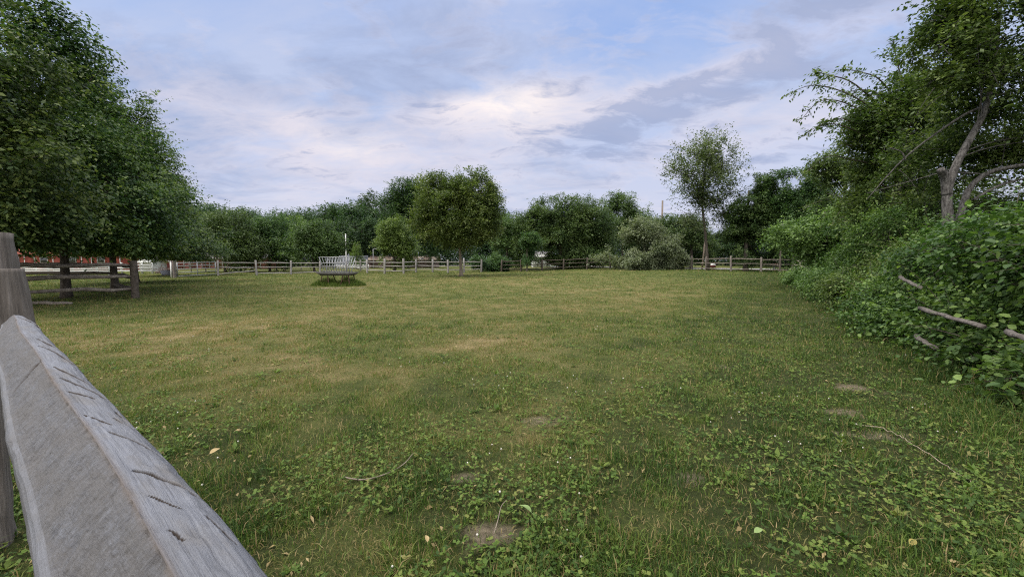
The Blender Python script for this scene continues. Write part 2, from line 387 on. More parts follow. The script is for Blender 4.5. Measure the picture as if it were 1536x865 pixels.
def build_ground():
    ys = axis([(-1200, -100, 200), (-100, -10, 15), (-10, 0, 1), (0, 9, .045), (9, 20, .12), (20, 60, .5), (60, 150, 5), (150, 2400, 150)])
    xs = axis([(-2400, -160, 160), (-160, -40, 6), (-40, -9, .5), (-9, 9, .07), (9, 40, .5), (40, 160, 6), (160, 2400, 160)])
    gx, gy = np.meshgrid(xs, ys)
    z = terr(gx, gy)
    near = (1 - sstep(gy, 8, 14)) * (gy > -5)
    z = z + (n2(gx, gy, .35, 71, 2) - .5) * .025 * near
    V = np.stack([gx, gy, z], -1).reshape(-1, 3)
    h, w = gx.shape
    i = np.arange(h - 1)[:, None] * w + np.arange(w - 1)[None]
    q = np.stack([i, i + 1, i + w + 1, i + w], -1).reshape(-1, 4)
    m, nt, out = new_mat('pasture_ground'); L = nt.links.new
    tc = N(nt, 'ShaderNodeTexCoord')
    def nz(s, d=6, r=.65):
        n = N(nt, 'ShaderNodeTexNoise'); n.inputs['Scale'].default_value = s; n.inputs['Detail'].default_value = d; n.inputs['Roughness'].default_value = r
        L(tc.outputs['Object'], n.inputs['Vector']); return n.outputs[0]
    dry = N(nt, 'ShaderNodeAttribute', attribute_name='dry').outputs['Fac']; bare = N(nt, 'ShaderNodeAttribute', attribute_name='bare').outputs['Fac']
    f = math_(nt, 'ADD', dry, math_(nt, 'ADD', math_(nt, 'MULTIPLY', math_(nt, 'SUBTRACT', nz(3.2, 8, .7), .5), .9), math_(nt, 'MULTIPLY', math_(nt, 'SUBTRACT', nz(26, 5, .85), .5), 1.5)), True)
    col = ramp(nt, f, [(0.0, (0.040, 0.052, 0.016)), (.3, (0.076, 0.093, 0.026)), (.55, (0.118, 0.120, 0.041)), (.8, (0.189, 0.158, 0.070)), (1.0, (0.271, 0.215, 0.113))])
    soil = ramp(nt, nz(30, 5), [(.35, (.11, .088, .06)), (.65, (.30, .245, .175))])
    col = mixc(nt, bare, col, soil)
    b = N(nt, 'ShaderNodeBsdfPrincipled'); b.inputs['Roughness'].default_value = .95; b.inputs['Specular IOR Level'].default_value = .1
    L(col, b.inputs['Base Color'])
    bu = N(nt, 'ShaderNodeBump'); bu.inputs['Strength'].default_value = 1.0; bu.inputs['Distance'].default_value = .08
    L(nz(22, 6, .75), bu.inputs['Height']); L(bu.outputs[0], b.inputs['Normal']); L(b.outputs[0], out.inputs[0])
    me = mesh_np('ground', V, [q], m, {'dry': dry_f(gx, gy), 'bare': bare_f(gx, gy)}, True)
    tag(link('ground', me), kind='structure')
build_ground()

# ------------------------------------------------------------------ grass
def grass_mat(name, tr=.3):
    m, nt, out = new_mat(name); L = nt.links.new
    a = N(nt, 'ShaderNodeAttribute', attribute_name='lv')
    col = ramp(nt, a.outputs['Fac'], [(0.0, (0.032, 0.064, 0.013)), (.3, (0.090, 0.148, 0.025)), (.5, (0.144, 0.173, 0.041)), (.72, (0.195, 0.148, 0.064)), (1.0, (0.366, 0.285, 0.144))])
    b = N(nt, 'ShaderNodeBsdfPrincipled'); b.inputs['Roughness'].default_value = .6; b.inputs['Specular IOR Level'].default_value = .2
    L(col, b.inputs['Base Color'])
    t = N(nt, 'ShaderNodeBsdfTranslucent'); L(mixc(nt, 1.0, col, (1.2, 1.3, .8), 'MULTIPLY'), t.inputs[0])
    mx = N(nt, 'ShaderNodeMixShader'); mx.inputs[0].default_value = tr
    L(b.outputs[0], mx.inputs[1]); L(t.outputs[0], mx.inputs[2]); L(mx.outputs[0], out.inputs[0]); return m
M['grass'] = grass_mat('grass_blade')

def blades(rng, x, y, z, h, w, lean, lv, mid=True):
    n = len(x); th = rng.uniform(0, 2 * np.pi, n); ph = rng.uniform(0, 2 * np.pi, n)
    d = np.stack([np.cos(th), np.sin(th), np.zeros(n)], 1); b = np.stack([np.cos(ph), np.sin(ph), np.zeros(n)], 1)
    p = np.stack([x, y, z], 1); up = np.array([0, 0, 1.0])
    hw = (w / 2)[:, None]; H = h[:, None]; Ln = (lean * h)[:, None]
    if mid:
        m_ = p + up * H * .62 + d * Ln * .35; t = p + up * H * (1 - .25 * np.clip(lean, 0, 1.4)[:, None]) + d * Ln
        V = np.stack([p - b * hw, p + b * hw, m_ + b * hw * .8, m_ - b * hw * .8, t], 1)
        i = np.arange(n)[:, None] * 5
        return V.reshape(-1, 3), [i + np.array([[0, 1, 2, 3]]), i + np.array([[3, 2, 4]])], np.repeat(lv, 5)
    t = p + up * H + d * Ln
    V = np.stack([p - b * hw, p + b * hw, t], 1); i = np.arange(n)[:, None] * 3
    return V.reshape(-1, 3), [i + np.array([[0, 1, 2]])], np.repeat(lv, 3)

def stuff_mesh(name, pieces, mat):
    V = []; P = {}; A = []; n = 0
    for v, fs, a in pieces:
        V.append(v); A.append(a)
        for f in fs: P.setdefault(f.shape[1], []).append(f + n)
        n += len(v)
    return tag(link(name, mesh_np(name, np.concatenate(V), [np.concatenate(p) for p in P.values()], mat, {'lv': np.concatenate(A)})), kind='stuff')

RAIL_A = np.array([-.797, .604])        # heading of the near fence
def build_grass():
    rng = np.random.default_rng(4)
    k, e = 1.7, .3
    Nn = 800000; a, b = .5, 48.0
    y = (a ** e + rng.random(Nn) * (b ** e - a ** e)) ** (1 / e)
    x = rng.uniform(-1, 1, Nn) * (1.45 * y + .35)
    keep = (x < hedge_x(y) + 1.5) & (rng.random(Nn) > bare_f(x, y) * .9)
    # tufty: fewer blades between the tufts
    tn = n2(x, y, .22, 81, 2)
    keep &= rng.random(Nn) < (.16 + 1.2 * sstep(tn, .36, .66))
    x, y = x[keep], y[keep]; tn = tn[keep]
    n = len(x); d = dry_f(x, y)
    hd = sstep(x - hedge_x(y) + (n2(x, y, .6, 86, 2) - .5) * 1.2, -1.0, .2)
    h = (.022 + .062 * rng.random(n) ** 2.2) * (1.15 - .5 * d) * (.7 + .7 * tn) * (1 + 2.0 * hd) * (1 + .25 * sstep(y, 8, 25))
    fn = sstep(-(x * .604 + y * .797), -.02, .4) * (y < 4) * (x < 0)      # uncut strip beyond the near fence
    h = h * (1 + 2.2 * fn)
    w = np.maximum(.0036, y * .0010) * rng.uniform(.6, 1.6, n)
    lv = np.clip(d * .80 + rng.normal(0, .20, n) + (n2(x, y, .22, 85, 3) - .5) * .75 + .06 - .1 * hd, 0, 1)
    lv = np.where(rng.random(n) < .10, rng.uniform(.6, .9, n), lv)
    lean = np.abs(rng.normal(.5, .4, n))
    z = terr(x, y) - .006
    near = y < 9
    ps = []
    nt2 = 210000; yt = (.5 ** .4 + rng.random(nt2) * (14 ** .4 - .5 ** .4)) ** 2.5; xt = rng.uniform(-1, 1, nt2) * (1.45 * yt + .35)
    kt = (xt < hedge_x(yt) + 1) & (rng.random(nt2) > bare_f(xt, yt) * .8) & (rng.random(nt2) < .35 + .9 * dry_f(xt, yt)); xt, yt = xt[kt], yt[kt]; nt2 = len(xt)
    ps.append(blades(rng, xt, yt, terr(xt, yt) + rng.uniform(-.004, .012, nt2), rng.uniform(.012, .035, nt2), np.maximum(.003, yt * .0008) * rng.uniform(.6, 1.4, nt2), rng.uniform(.6, 2.0, nt2), np.clip(rng.normal(.68, .10, nt2), .45, 1), True))
    for sel, md in ((near, True), (~near, False)):
        ps.append(blades(rng, x[sel], y[sel], z[sel], h[sel], w[sel], lean[sel], lv[sel], md))
    stuff_mesh('grass', ps, M['grass'])
    # clover and small broad leaves
    Nn = 46000; a, b = .6, 9.0
    y = (a ** .5 + rng.random(Nn) * (b ** .5 - a ** .5)) ** 2
    x = rng.uniform(-1, 1, Nn) * (1.45 * y + .35)
    patch = n2(x, y, .9, 91, 3) + .16 * sstep(x / np.maximum(y, .5), -.2, .9) + .05 * (y < 2.5)
    keep = (rng.random(Nn) < sstep(patch, .44, .66)) & (x < hedge_x(y) + .5) & (bare_f(x, y) < .4)
    x, y = x[keep], y[keep]; n = len(x)
    zz = terr(x, y) + rng.uniform(.012, .05, n); lv = np.clip(rng.normal(.24, .18, n), 0, .6)
    V = []; A = []
    r = rng.uniform(.009, .019, n)
    for kk in range(3):
        th = kk * 2.094 + rng.uniform(0, 6.28, n); dn = np.stack([np.cos(th), np.sin(th), rng.normal(.1, .3, n)], 1); sd_ = np.stack([-np.sin(th), np.cos(th), rng.normal(0, .3, n)], 1)
        p = np.stack([x, y, zz], 1); R = r[:, None]
        V.append(np.stack([p, p + dn * R * .7 + sd_ * R * .55, p + dn * R * 1.35, p + dn * R * .7 - sd_ * R * .55], 1)); A.append(np.repeat(lv, 4))
    # broader weeds
    nw = 2400
    yw = (.7 ** .5 + rng.random(nw) * (8 ** .5 - .7 ** .5)) ** 2; xw = rng.uniform(-1, 1, nw) * (1.45 * yw + .3)
    kw = (n2(xw, yw, .7, 97, 2) + .2 * sstep(xw / yw, 0, 1) > .53) & (bare_f(xw, yw) < .3) & (xw < hedge_x(yw) + .5)
    xw, yw = xw[kw], yw[kw]; nw = len(xw); lw = np.clip(rng.normal(.25, .16, nw), 0, .56); rw = .012 + .04 * rng.random(nw) ** 2.2
    for kk in range(6):
        th = kk * 1.05 + rng.uniform(0, 1.0, nw); el = rng.uniform(.15, 1.0, nw)
        dn = np.stack([np.cos(th) * np.cos(el), np.sin(th) * np.cos(el), np.sin(el)], 1); sd_ = np.stack([-np.sin(th), np.cos(th), rng.normal(0, .25, nw)], 1)
        p = np.stack([xw, yw, terr(xw, yw) + .008], 1); R = (rw * rng.uniform(.7, 1.3, nw))[:, None]
        V.append(np.stack([p, p + dn * R * .6 + sd_ * R * .26, p + dn * R * 1.3, p + dn * R * .6 - sd_ * R * .26], 1)); A.append(np.repeat(lw, 4))
    V = np.concatenate([v.reshape(-1, 3) for v in V]); A = np.concatenate(A)
    f = np.arange(len(V)).reshape(-1, 4)
    stuff_mesh('clover_leaves', [(V, [f], A)], M['grass'])
    # white clover heads
    n = 620; y = rng.uniform(1.6, 11, n); x = rng.uniform(-1, 1, n) * 1.3 * y
    keep = (n2(x, y, 1.1, 101, 2) > .55) & (x < hedge_x(y) - .4); x, y = x[keep], y[keep]
    mb = MB()
    for xx, yy in zip(x, y):
        zz = T(xx, yy) + rng.uniform(.02, .04); r = rng.uniform(.0045, .0075)
        th = np.arange(6) / 6 * 2 * np.pi
        ring = lambda rr, z_: np.stack([xx + np.cos(th) * rr, yy + np.sin(th) * rr, np.zeros(6) + zz + z_], 1)
        V = np.concatenate([ring(r * .6, -r * .7), ring(r, 0), ring(r * .6, r * .7), [[xx, yy, zz + r]]])
        q = [[i, (i + 1) % 6, 6 + (i + 1) % 6, 6 + i] for i in range(6)] + [[6 + i, 6 + (i + 1) % 6, 12 + (i + 1) % 6, 12 + i] for i in range(6)]
        t = [[12 + i, 12 + (i + 1) % 6, 18] for i in range(6)]
        mb.add(V, [q, t])
    tag(mb.obj('clover_flowers', M['petal']), kind='stuff')
build_grass()

# ------------------------------------------------------------------ foliage
UP = np.array([0, 0, 1.0])
def nrm(v): return v / (np.linalg.norm(v, axis=-1, keepdims=True) + 1e-9)

def sprays(rng, P, D, L, m, size, droop=.35, hang=.25, width=.55, near=False, jit=.35, bias=0.0, cl=1.1):
    """leafy twigs: P start, D heading, L length, m leaves on each"""
    n = len(P); D = nrm(D)
    s = (np.arange(m)[None] + rng.random((n, m))) / m
    W = np.cross(D, UP + rng.normal(0, .25, (n, 3))); W = nrm(W)
    pos = P[:, None] + D[:, None] * (L[:, None] * s)[..., None] - UP * (droop * L[:, None] * s ** 2)[..., None]
    tan = D[:, None] - UP * (2 * droop * s)[..., None]
    sg = np.where((np.arange(m) % 2)[None] == 0, 1.0, -1.0) * np.ones((n, 1))
    ld = nrm(tan * .55 + W[:, None] * sg[..., None] * .85 - UP * hang + rng.normal(0, jit, (n, m, 3)))
    n0 = nrm(UP + rng.normal(0, .45, (n, m, 3)) + W[:, None] * .2)
    b = nrm(np.cross(n0, ld)); nn = np.cross(ld, b)
    l = size * rng.uniform(.6, 1.25, (n, m))[..., None]; w = l * width
    base = pos + rng.normal(0, size * .3, (n, m, 3))
    lv = np.clip(.40 + bias + .75 * (vnoise(P * cl + 9.3, 41)[:, None] - .5) + rng.normal(0, .15, (n, 1)) + rng.normal(0, .13, (n, m)) + .22 * (s - .5), 0, 1)
    if near:
        V = np.stack([base, base + ld * l * .28 + b * w * .46 + nn * w * .12, base + ld * l * .68 + b * w * .36 + nn * w * .08, base + ld * l,
                      base + ld * l * .68 - b * w * .36 + nn * w * .08, base + ld * l * .28 - b * w * .46 + nn * w * .12], 2)
        k = 6; fl = np.array([[0, 3, 2, 1], [0, 5, 4, 3]])
    else:
        V = np.stack([base, base + ld * l * .45 + b * w * .5, base + ld * l, base + ld * l * .45 - b * w * .5], 2)
        k = 4; fl = np.array([[0, 3, 2, 1]])
    V = V.reshape(-1, 3); i = np.arange(len(V) // k)[:, None, None] * k
    return V, (i + fl[None]).reshape(-1, 4), np.repeat(lv.ravel(), k)

def crown_mesh(name, packs, mat):
    V = []; Fs = []; A = []; n = 0
    for v, f, a in packs:
        V.append(v); Fs.append(f + n); A.append(a); n += len(v)
    return mesh_np(name, np.concatenate(V), [np.concatenate(Fs)], mat, {'lv': np.concatenate(A)})

def lobe_points(rng, lobes, count, gap=.45, gfreq=1.0, shell=.42, rough=.35):
    """points and outward headings inside a union of ellipsoids, with gaps"""
    c = np.array([l[0] for l in lobes]); r = np.array([l[1] for l in lobes])
    wgt = (r.prod(1)) ** (2 / 3); wgt /= wgt.sum()
    Ps, Ds = [], []; have = 0
    while have < count:
        m = int((count - have) * 2.2) + 50
        k = rng.choice(len(lobes), m, p=wgt)
        u = nrm(rng.normal(size=(m, 3)))
        rr = rng.random(m) ** shell
        edge = 1 + rough * 2 * (vnoise(u * 2.3 + k[:, None] * 9.1, 3) - .5) + rough * (vnoise(u * 5.1 + k[:, None] * 4.1, 8) - .5)
        p = c[k] + u * r[k] * (rr * edge)[:, None]
        ok = vnoise(p * gfreq + 31.7, 13) * .7 + vnoise(p * gfreq * 2.3 + 3.1, 17) * .3 > gap
        p, u = p[ok], u[ok]
        Ps.append(p); Ds.append(u); have += len(p)
    return np.concatenate(Ps)[:count], np.concatenate(Ds)[:count]

def cone_points(rng, z0, z1, R, count, gap, gfreq, power=.8):
    Ps, Ds = [], []; have = 0
    while have < count:
        m = int((count - have) * 2.4) + 50
        t = 1 - np.sqrt(1 - rng.random(m) * .995)
        th = rng.uniform(0, 2 * np.pi, m)
        prof = np.minimum(1, (t / .10 + .25)) ** .6 * (1 - t) ** power
        rr = rng.random(m) ** .38
        u = np.stack([np.cos(th), np.sin(th), np.zeros(m)], 1)
        edge = 1 + .85 * (vnoise(np.stack([u[:, 0] * 2.2, u[:, 1] * 2.2, t * 8], 1) + 5, 4) - .5) + .5 * (vnoise(np.stack([u[:, 0] * 4, u[:, 1] * 4, t * 14], 1), 6) - .5)
        p = u * (R * prof * rr * edge + .1)[:, None]; p[:, 2] = z0 + (z1 - z0) * t
        ok = vnoise(p * gfreq + 1.7, 23) * .7 + vnoise(p * gfreq * 2.2, 27) * .3 > gap
        Ps.append(p[ok]); Ds.append((u + UP * (.25 + .9 * t[:, None]))[ok]); have += ok.sum()
    return np.concatenate(Ps)[:count], np.concatenate(Ds)[:count]

def trunk_limbs(rng, path, r0, r1, targets, nl, rl=.3, n=10, twigs=None):
    mb = MB(); path = np.asarray(path, float)
    pp = smooth_path(path, 14) if len(path) > 2 else path[0] + (path[-1] - path[0]) * np.linspace(0, 1, 10)[:, None]
    t = np.linspace(0, 1, len(pp))
    R = r0 + (r1 - r0) * t ** .8; R[0] *= 1.45; R[1] *= 1.08
    mb.tube(pp, R, n, wob=.14, seed=int(rng.integers(99)))
    if len(targets) and nl:
        for q in targets[rng.choice(len(targets), min(nl, len(targets)), replace=False)]:
            f = np.clip((q[2] - pp[0, 2]) / (pp[-1, 2] - pp[0, 2] + 1e-6) - rng.uniform(.10, .3), rng.uniform(.35, .6), .97)
            a = np.array([np.interp(f, t, pp[:, k]) for k in range(3)])
            ra = np.interp(f, t, R) * rl * 1.6
            mid = a + (q - a) * .5 + np.array([0, 0, .12 * np.linalg.norm(q - a)])
            mb.tube(bez(a, mid, q, 6), np.linspace(min(ra, np.interp(f, t, R) * .8), .008, 6), 5, caps=False)
    if twigs is not None:
        P, D, L, droop, rt = twigs
        for p, d, l in zip(P, nrm(D), L):
            s = np.linspace(0, 1, 4)[:, None]
            mb.tube(p + d * l * s - UP * droop * l * s ** 2, np.linspace(rt, rt * .4, 4), 3, caps=False)
    return mb

def copy_tree(src, loc, rz, sc, label, group=None):
    r = src.copy(); COL.objects.link(r); r.location = Vector([float(v) for v in loc]); r.rotation_euler = (0, 0, rz); r.scale = sc if hasattr(sc, '__len__') else (sc, sc, sc)
    r['label'] = label
    if group: r['group'] = group
    for ch in list(src.children):
        c = ch.copy(); COL.objects.link(c); c.parent = r
    return r

def lobe_tree(name, label, group, px, Y, lobes, mat, bark, leaf, lai=3.0, m=9, tw=.8, trunk_top=None, r0=.18, gap=.42, gfreq=.9, droop=.3, hang=.25, seed=1,
              near=False, path=None, limbs=18, base=None, cat='tree', shell=.42, rough=.35, show_twigs=False, extra=None, width=.55, bias=0.0, limb_r=.3):
    """lobes: (px, py, half width px, half height px, depth offset m) at depth Y"""
    rng = np.random.default_rng(seed)
    B = gnd(px, Y) if base is None else np.array(base)
    k = Y / F; lb = []
    for l in lobes:
        dy = l[4] if len(l) > 4 else 0.0
        c = at(l[0], l[1], Y + dy) - B; rx, rz = l[2] * k, l[3] * k
        lb.append((c, np.array([rx, max(rx, rz) * .95 if rx < 2.5 * rz else rx * .7, rz])))
    area = sum(4 * math.pi * (l[1].prod()) ** (2 / 3) for l in lb)
    nt_ = int(lai * area / (m * leaf * leaf * width * .55))
    P, D = lobe_points(rng, lb, nt_, gap, gfreq, shell, rough)
    L = tw * rng.uniform(.5, 1.2, nt_)
    D = nrm(D * .8 + rng.normal(0, .45, (nt_, 3)) + UP * .25)
    P = P - D * (L * .5)[:, None]
    packs = [sprays(rng, P, D, L, m, leaf, droop, hang, width, near, bias=bias)]
    root = thing(name, label, cat, B, group)
    top = np.array([0, 0, max(c[2] for c, r in lb)]) if trunk_top is None else at(*trunk_top, Y) - B
    tp = [np.array([0, 0, -.1]), top * .5 + np.array([rng.normal(0, .1), 0, 0]), top] if path is None else [at(a, b, Y + (c if c else 0)) - B for a, b, c in path]
    if path is not None: tp[0][2] = -.1
    tws = None
    if show_twigs: 
        s_ = rng.choice(nt_, min(nt_, show_twigs), replace=False); tws = (P[s_], D[s_], L[s_], droop, .006 if near else .012)
    mb = trunk_limbs(rng, tp, r0, r0 * .25, P, limbs, rl=limb_r, twigs=tws)
    if extra: packs += extra(rng, mb, B)
    mb.obj('trunk', bark, root, smooth=True)
    link('crown', crown_mesh(name + '_crown', packs, mat), root)
    return root

# ---- the row of dense trees on the left
def left_row():
    rng = np.random.default_rng(11)
    nt_ = 6600; m = 13
    P, D = cone_points(rng, 1.95, 11.7, 3.6, nt_, .43, .8, .80)
    L = rng.uniform(.6, 1.35, nt_); D = nrm(nrm(D) + rng.normal(0, .35, (nt_, 3)) + UP * .1); P0 = P - D * (L * .5)[:, None]
    root = thing('shade_tree', 'tall dense dark green tree, its thick trunk right behind the corner rails', 'tree', gnd(97, 14.6), 'dense shade trees in a row on the left')
    far_ = np.argsort(-(np.hypot(P[:, 0], P[:, 1]) + .12 * P[:, 2]))[:2400]; si = rng.choice(far_, 420, replace=False)
    shoots = sprays(rng, P[si], nrm(nrm(D[si]) + UP * rng.uniform(0, .8, (420, 1))), rng.uniform(.7, 1.4, 420), 15, .12, .35, .4, .55, bias=.1)
    trunk_limbs(rng, [(0, 0, -.1), (.05, 0, 4), (0, .05, 9)], .15, .04, P, 40).obj('trunk', M['bark'], root, smooth=True)
    link('crown', crown_mesh('shade_tree_crown', [sprays(rng, P0, D, L, m, .13, .45, .42, .60, cl=.85), shoots], M['linden']), root)
    for px, Y, rz, sc, lab in [(-95, 10.6, 2.1, (1.0, 1.0, 1.02), 'dense green tree at the edge of view, boughs over the weathered post top'),
                               (171.5, 18.8, 4.0, (1.0, 1.0, .98), 'dense green tree second along the row, behind the post beside the corner post'),
                               (203, 25.0, 5.2, (1.12, 1.12, .95), 'dense green tree third along the row, low boughs hanging towards the metal gate'),
                               (262, 35, 1.1, (1.0, 1.0, .78), 'dense green tree farthest along the row, boughs above the gate post')]:
        copy_tree(root, gnd(px, Y), rz, sc, lab)
left_row()

# ---- trees of the middle distance
def mid_trees():
    g1 = 'rounded trees beyond the gate fence'
    a = dict(mat=M['olive'], bark=M['bark'], leaf=.2, lai=3.0, m=8, tw=1.1, gap=.40, gfreq=.6, r0=.16, limbs=12)
    lobe_tree('round_tree', 'rounded olive green tree over the gate fence, leftmost of the rounded trees', g1, 338, 47, [(335, 350, 42, 36), (312, 370, 32, 26), (362, 374, 36, 24)], seed=31, **a)
    lobe_tree('round_tree', 'rounded grey green tree with a peaked top in the middle of the rounded trees', g1, 405, 52, [(402, 350, 32, 30), (385, 372, 34, 22), (425, 372, 30, 24)], seed=32, **{**a, 'mat': M['dark'], 'bias': .15})
    lobe_tree('round_tree', 'neat dome shaped olive tree standing behind the hay feeder', g1, 472, 48, [(472, 356, 32, 26), (452, 368, 26, 20), (495, 368, 24, 20), (472, 378, 38, 16)], seed=33, **a)
    lobe_tree('leafy_tree', 'bright green tree showing between the rounded trees', None, 428, 62, [(432, 346, 26, 22), (420, 358, 26, 22)], M['lime'], M['bark'], .25, 2.8, 8, 1.2, seed=34, gfreq=.5)
    lobe_tree('young_tree', 'small light green egg shaped tree left of the round lone tree', None, 592, 46, [(590, 352, 24, 29), (608, 374, 22, 20), (575, 372, 20, 20), (592, 374, 30, 22)], M['lime'], M['bark'], .18, 3.0, 8, .9, seed=35, gfreq=.7)
    # lone tree
    lobe_tree('lone_tree', 'lone rounded tree with a short pale trunk in the open pasture', None, 692, 33.5,
              [(652, 294, 28, 34), (712, 290, 36, 34), (687, 322, 64, 44), (645, 328, 26, 32), (733, 320, 22, 40), (688, 345, 52, 27), (682, 300, 44, 32)],
              M['zelkova'], M['bark_light'], .16, 2.7, 10, .85, trunk_top=(690, 300), r0=.165, gap=.40, gfreq=.75, droop=.15, hang=.12, bias=.12, seed=36, limbs=40)
    b = dict(bark=M['bark'], m=8, gfreq=.55, limbs=14)
    lobe_tree('tall_tree', 'tall dark open topped tree rising just behind the left side of the lone tree', None, 612, 66, [(612, 292, 30, 26), (600, 318, 38, 30), (632, 305, 26, 34), (650, 345, 36, 40)], M['dark'], leaf=.28, lai=2.3, tw=1.4, gap=.46, seed=37, bias=-.08, **b)
    lobe_tree('yellowish_tree', 'yellowish green tree just right of the lone tree', None, 762, 52, [(760, 345, 24, 26), (775, 370, 28, 26), (748, 372, 26, 24)], M['olive'], leaf=.2, lai=2.4, tw=1.0, gap=.42, seed=38, bias=.14, **b)
    lobe_tree('round_bush', 'low dark bush beside the lone trunk along the shaded fence', None, 735, 46, [(728, 392, 26, 14), (748, 396, 20, 12), (706, 394, 14, 12)], M['dark'], leaf=.16, lai=3, tw=.7, seed=39, cat='bush', r0=.06, **b)
    lobe_tree('broad_tree', 'broad spreading tree with drooping boughs near the middle of the far fence', None, 842, 50,
              [(850, 322, 48, 30), (820, 325, 34, 26), (800, 350, 36, 34), (845, 360, 58, 34), (885, 345, 40, 42), (870, 382, 48, 20), (818, 380, 32, 16)],
              M['dark'], leaf=.2, lai=2.5, tw=1.1, gap=.42, seed=40, bias=.22, r0=.3, **b)
    lobe_tree('small_dark_tree', 'small dark tree with crooked stems under the broad tree', None, 790, 44, [(788, 378, 18, 16), (795, 365, 18, 16)], M['dark'], leaf=.16, lai=2.6, tw=.8, seed=41, r0=.1, **b)
    lobe_tree('feathery_tree', 'feathery topped tree between the broad tree and the utility pole', None, 934, 60, [(932, 312, 28, 24), (925, 345, 36, 34), (950, 340, 26, 34)], M['olive'], leaf=.24, lai=2.2, tw=1.6, gap=.44, seed=42, **b)
    lobe_tree('silvery_bush', 'large pale silvery green bush spilling over the far fence', None, 965, 42, [(964, 356, 32, 30), (936, 386, 36, 22), (988, 378, 36, 28), (962, 388, 44, 22), (1010, 390, 22, 16), (905, 394, 22, 12)], M['grey'], leaf=.17, lai=2.7, tw=.8, seed=43, cat='bush', r0=.08, hang=.4, **b)
    lobe_tree('roadside_tree', 'dark trunked tree between the silvery bush and the tall sparse tree', None, 1036, 54, [(1018, 348, 34, 28), (1040, 352, 30, 30), (1000, 355, 30, 26), (1050, 372, 26, 18)], M['dark'], leaf=.22, lai=2.6, tw=1.1, seed=44, r0=.28, bias=.12, **b)
    # tall sparse tree
    lobe_tree('sparse_tree', 'tall thin tree with sparse leaves against the sky', None, 1062, 40,
              [(1055, 232, 44, 34), (1080, 250, 30, 40), (1028, 262, 36, 26), (1075, 300, 34, 30), (1050, 290, 34, 26), (1092, 320, 22, 24), (1045, 330, 24, 16)],
              M['grey2'], M['bark'], .21, .85, 6, 1.3, path=[(1062, 405, 0), (1058, 350, 0), (1053, 300, .2), (1057, 262, .3), (1064, 205, 0)], r0=.17, gap=.44, gfreq=.8, droop=.05, hang=.1, seed=45, limbs=26, show_twigs=250, limb_r=.2, rough=.5, shell=.5)
    lobe_tree('ivy_tree', 'dark ivy wrapped tree beside the tall sparse tree', None, 1118, 38, [(1138, 286, 26, 26), (1125, 312, 32, 28), (1112, 350, 28, 26), (1140, 345, 36, 36), (1130, 378, 38, 18)], M['dark'], leaf=.17, lai=3.0, tw=.8, seed=46, bias=.05, r0=.25, **b)
    lobe_tree('dense_tree', 'dense dark tree at the right end of the far fence', None, 1190, 36, [(1185, 282, 38, 28), (1210, 300, 40, 34), (1180, 325, 40, 36), (1230, 320, 34, 40), (1165, 372, 20, 16), (1205, 370, 36, 30)], M['dark'], leaf=.17, lai=3.0, tw=.8, seed=47, bias=.1, r0=.2, **b)
    rng = np.random.default_rng(5)
    slim = thing('slim_tree', 'bare slim trunk standing before the cream sign', 'tree', gnd(1169, 34))
    trunk_limbs(rng, [(0, 0, -.1), (.02, 0, 1.5), (.05, 0, 4.2)], .09, .05, np.zeros((0, 3)), 0).obj('trunk', M['bark'], slim, smooth=True)
    p = np.array([[.05, 0, 3.6]]) + rng.normal(0, .5, (160, 3)); d = rng.normal(size=(160, 3))
    link('crown', crown_mesh('slim_crown', [sprays(rng, p, d, np.full(160, .7), 8, .15)], M['dark']), slim)
    # little conifer by the flagpole
    con = thing('small_conifer', 'small cone shaped light green conifer beside the white flagpole', 'tree', gnd(536, 66))
    P, D = cone_points(rng, .2, 4.3, 1.0, 900, .3, 1.2); D = nrm(nrm(D) + UP * .8)
    trunk_limbs(rng, [(0, 0, -.1), (0, 0, 2), (0, 0, 4)], .1, .02, P, 4).obj('trunk', M['bark'], con, smooth=True)
    link('crown', crown_mesh('conifer_crown', [sprays(rng, P, D, np.full(900, .5), 6, .2, 0, 0, .35)], M['lime']), con)
mid_trees()

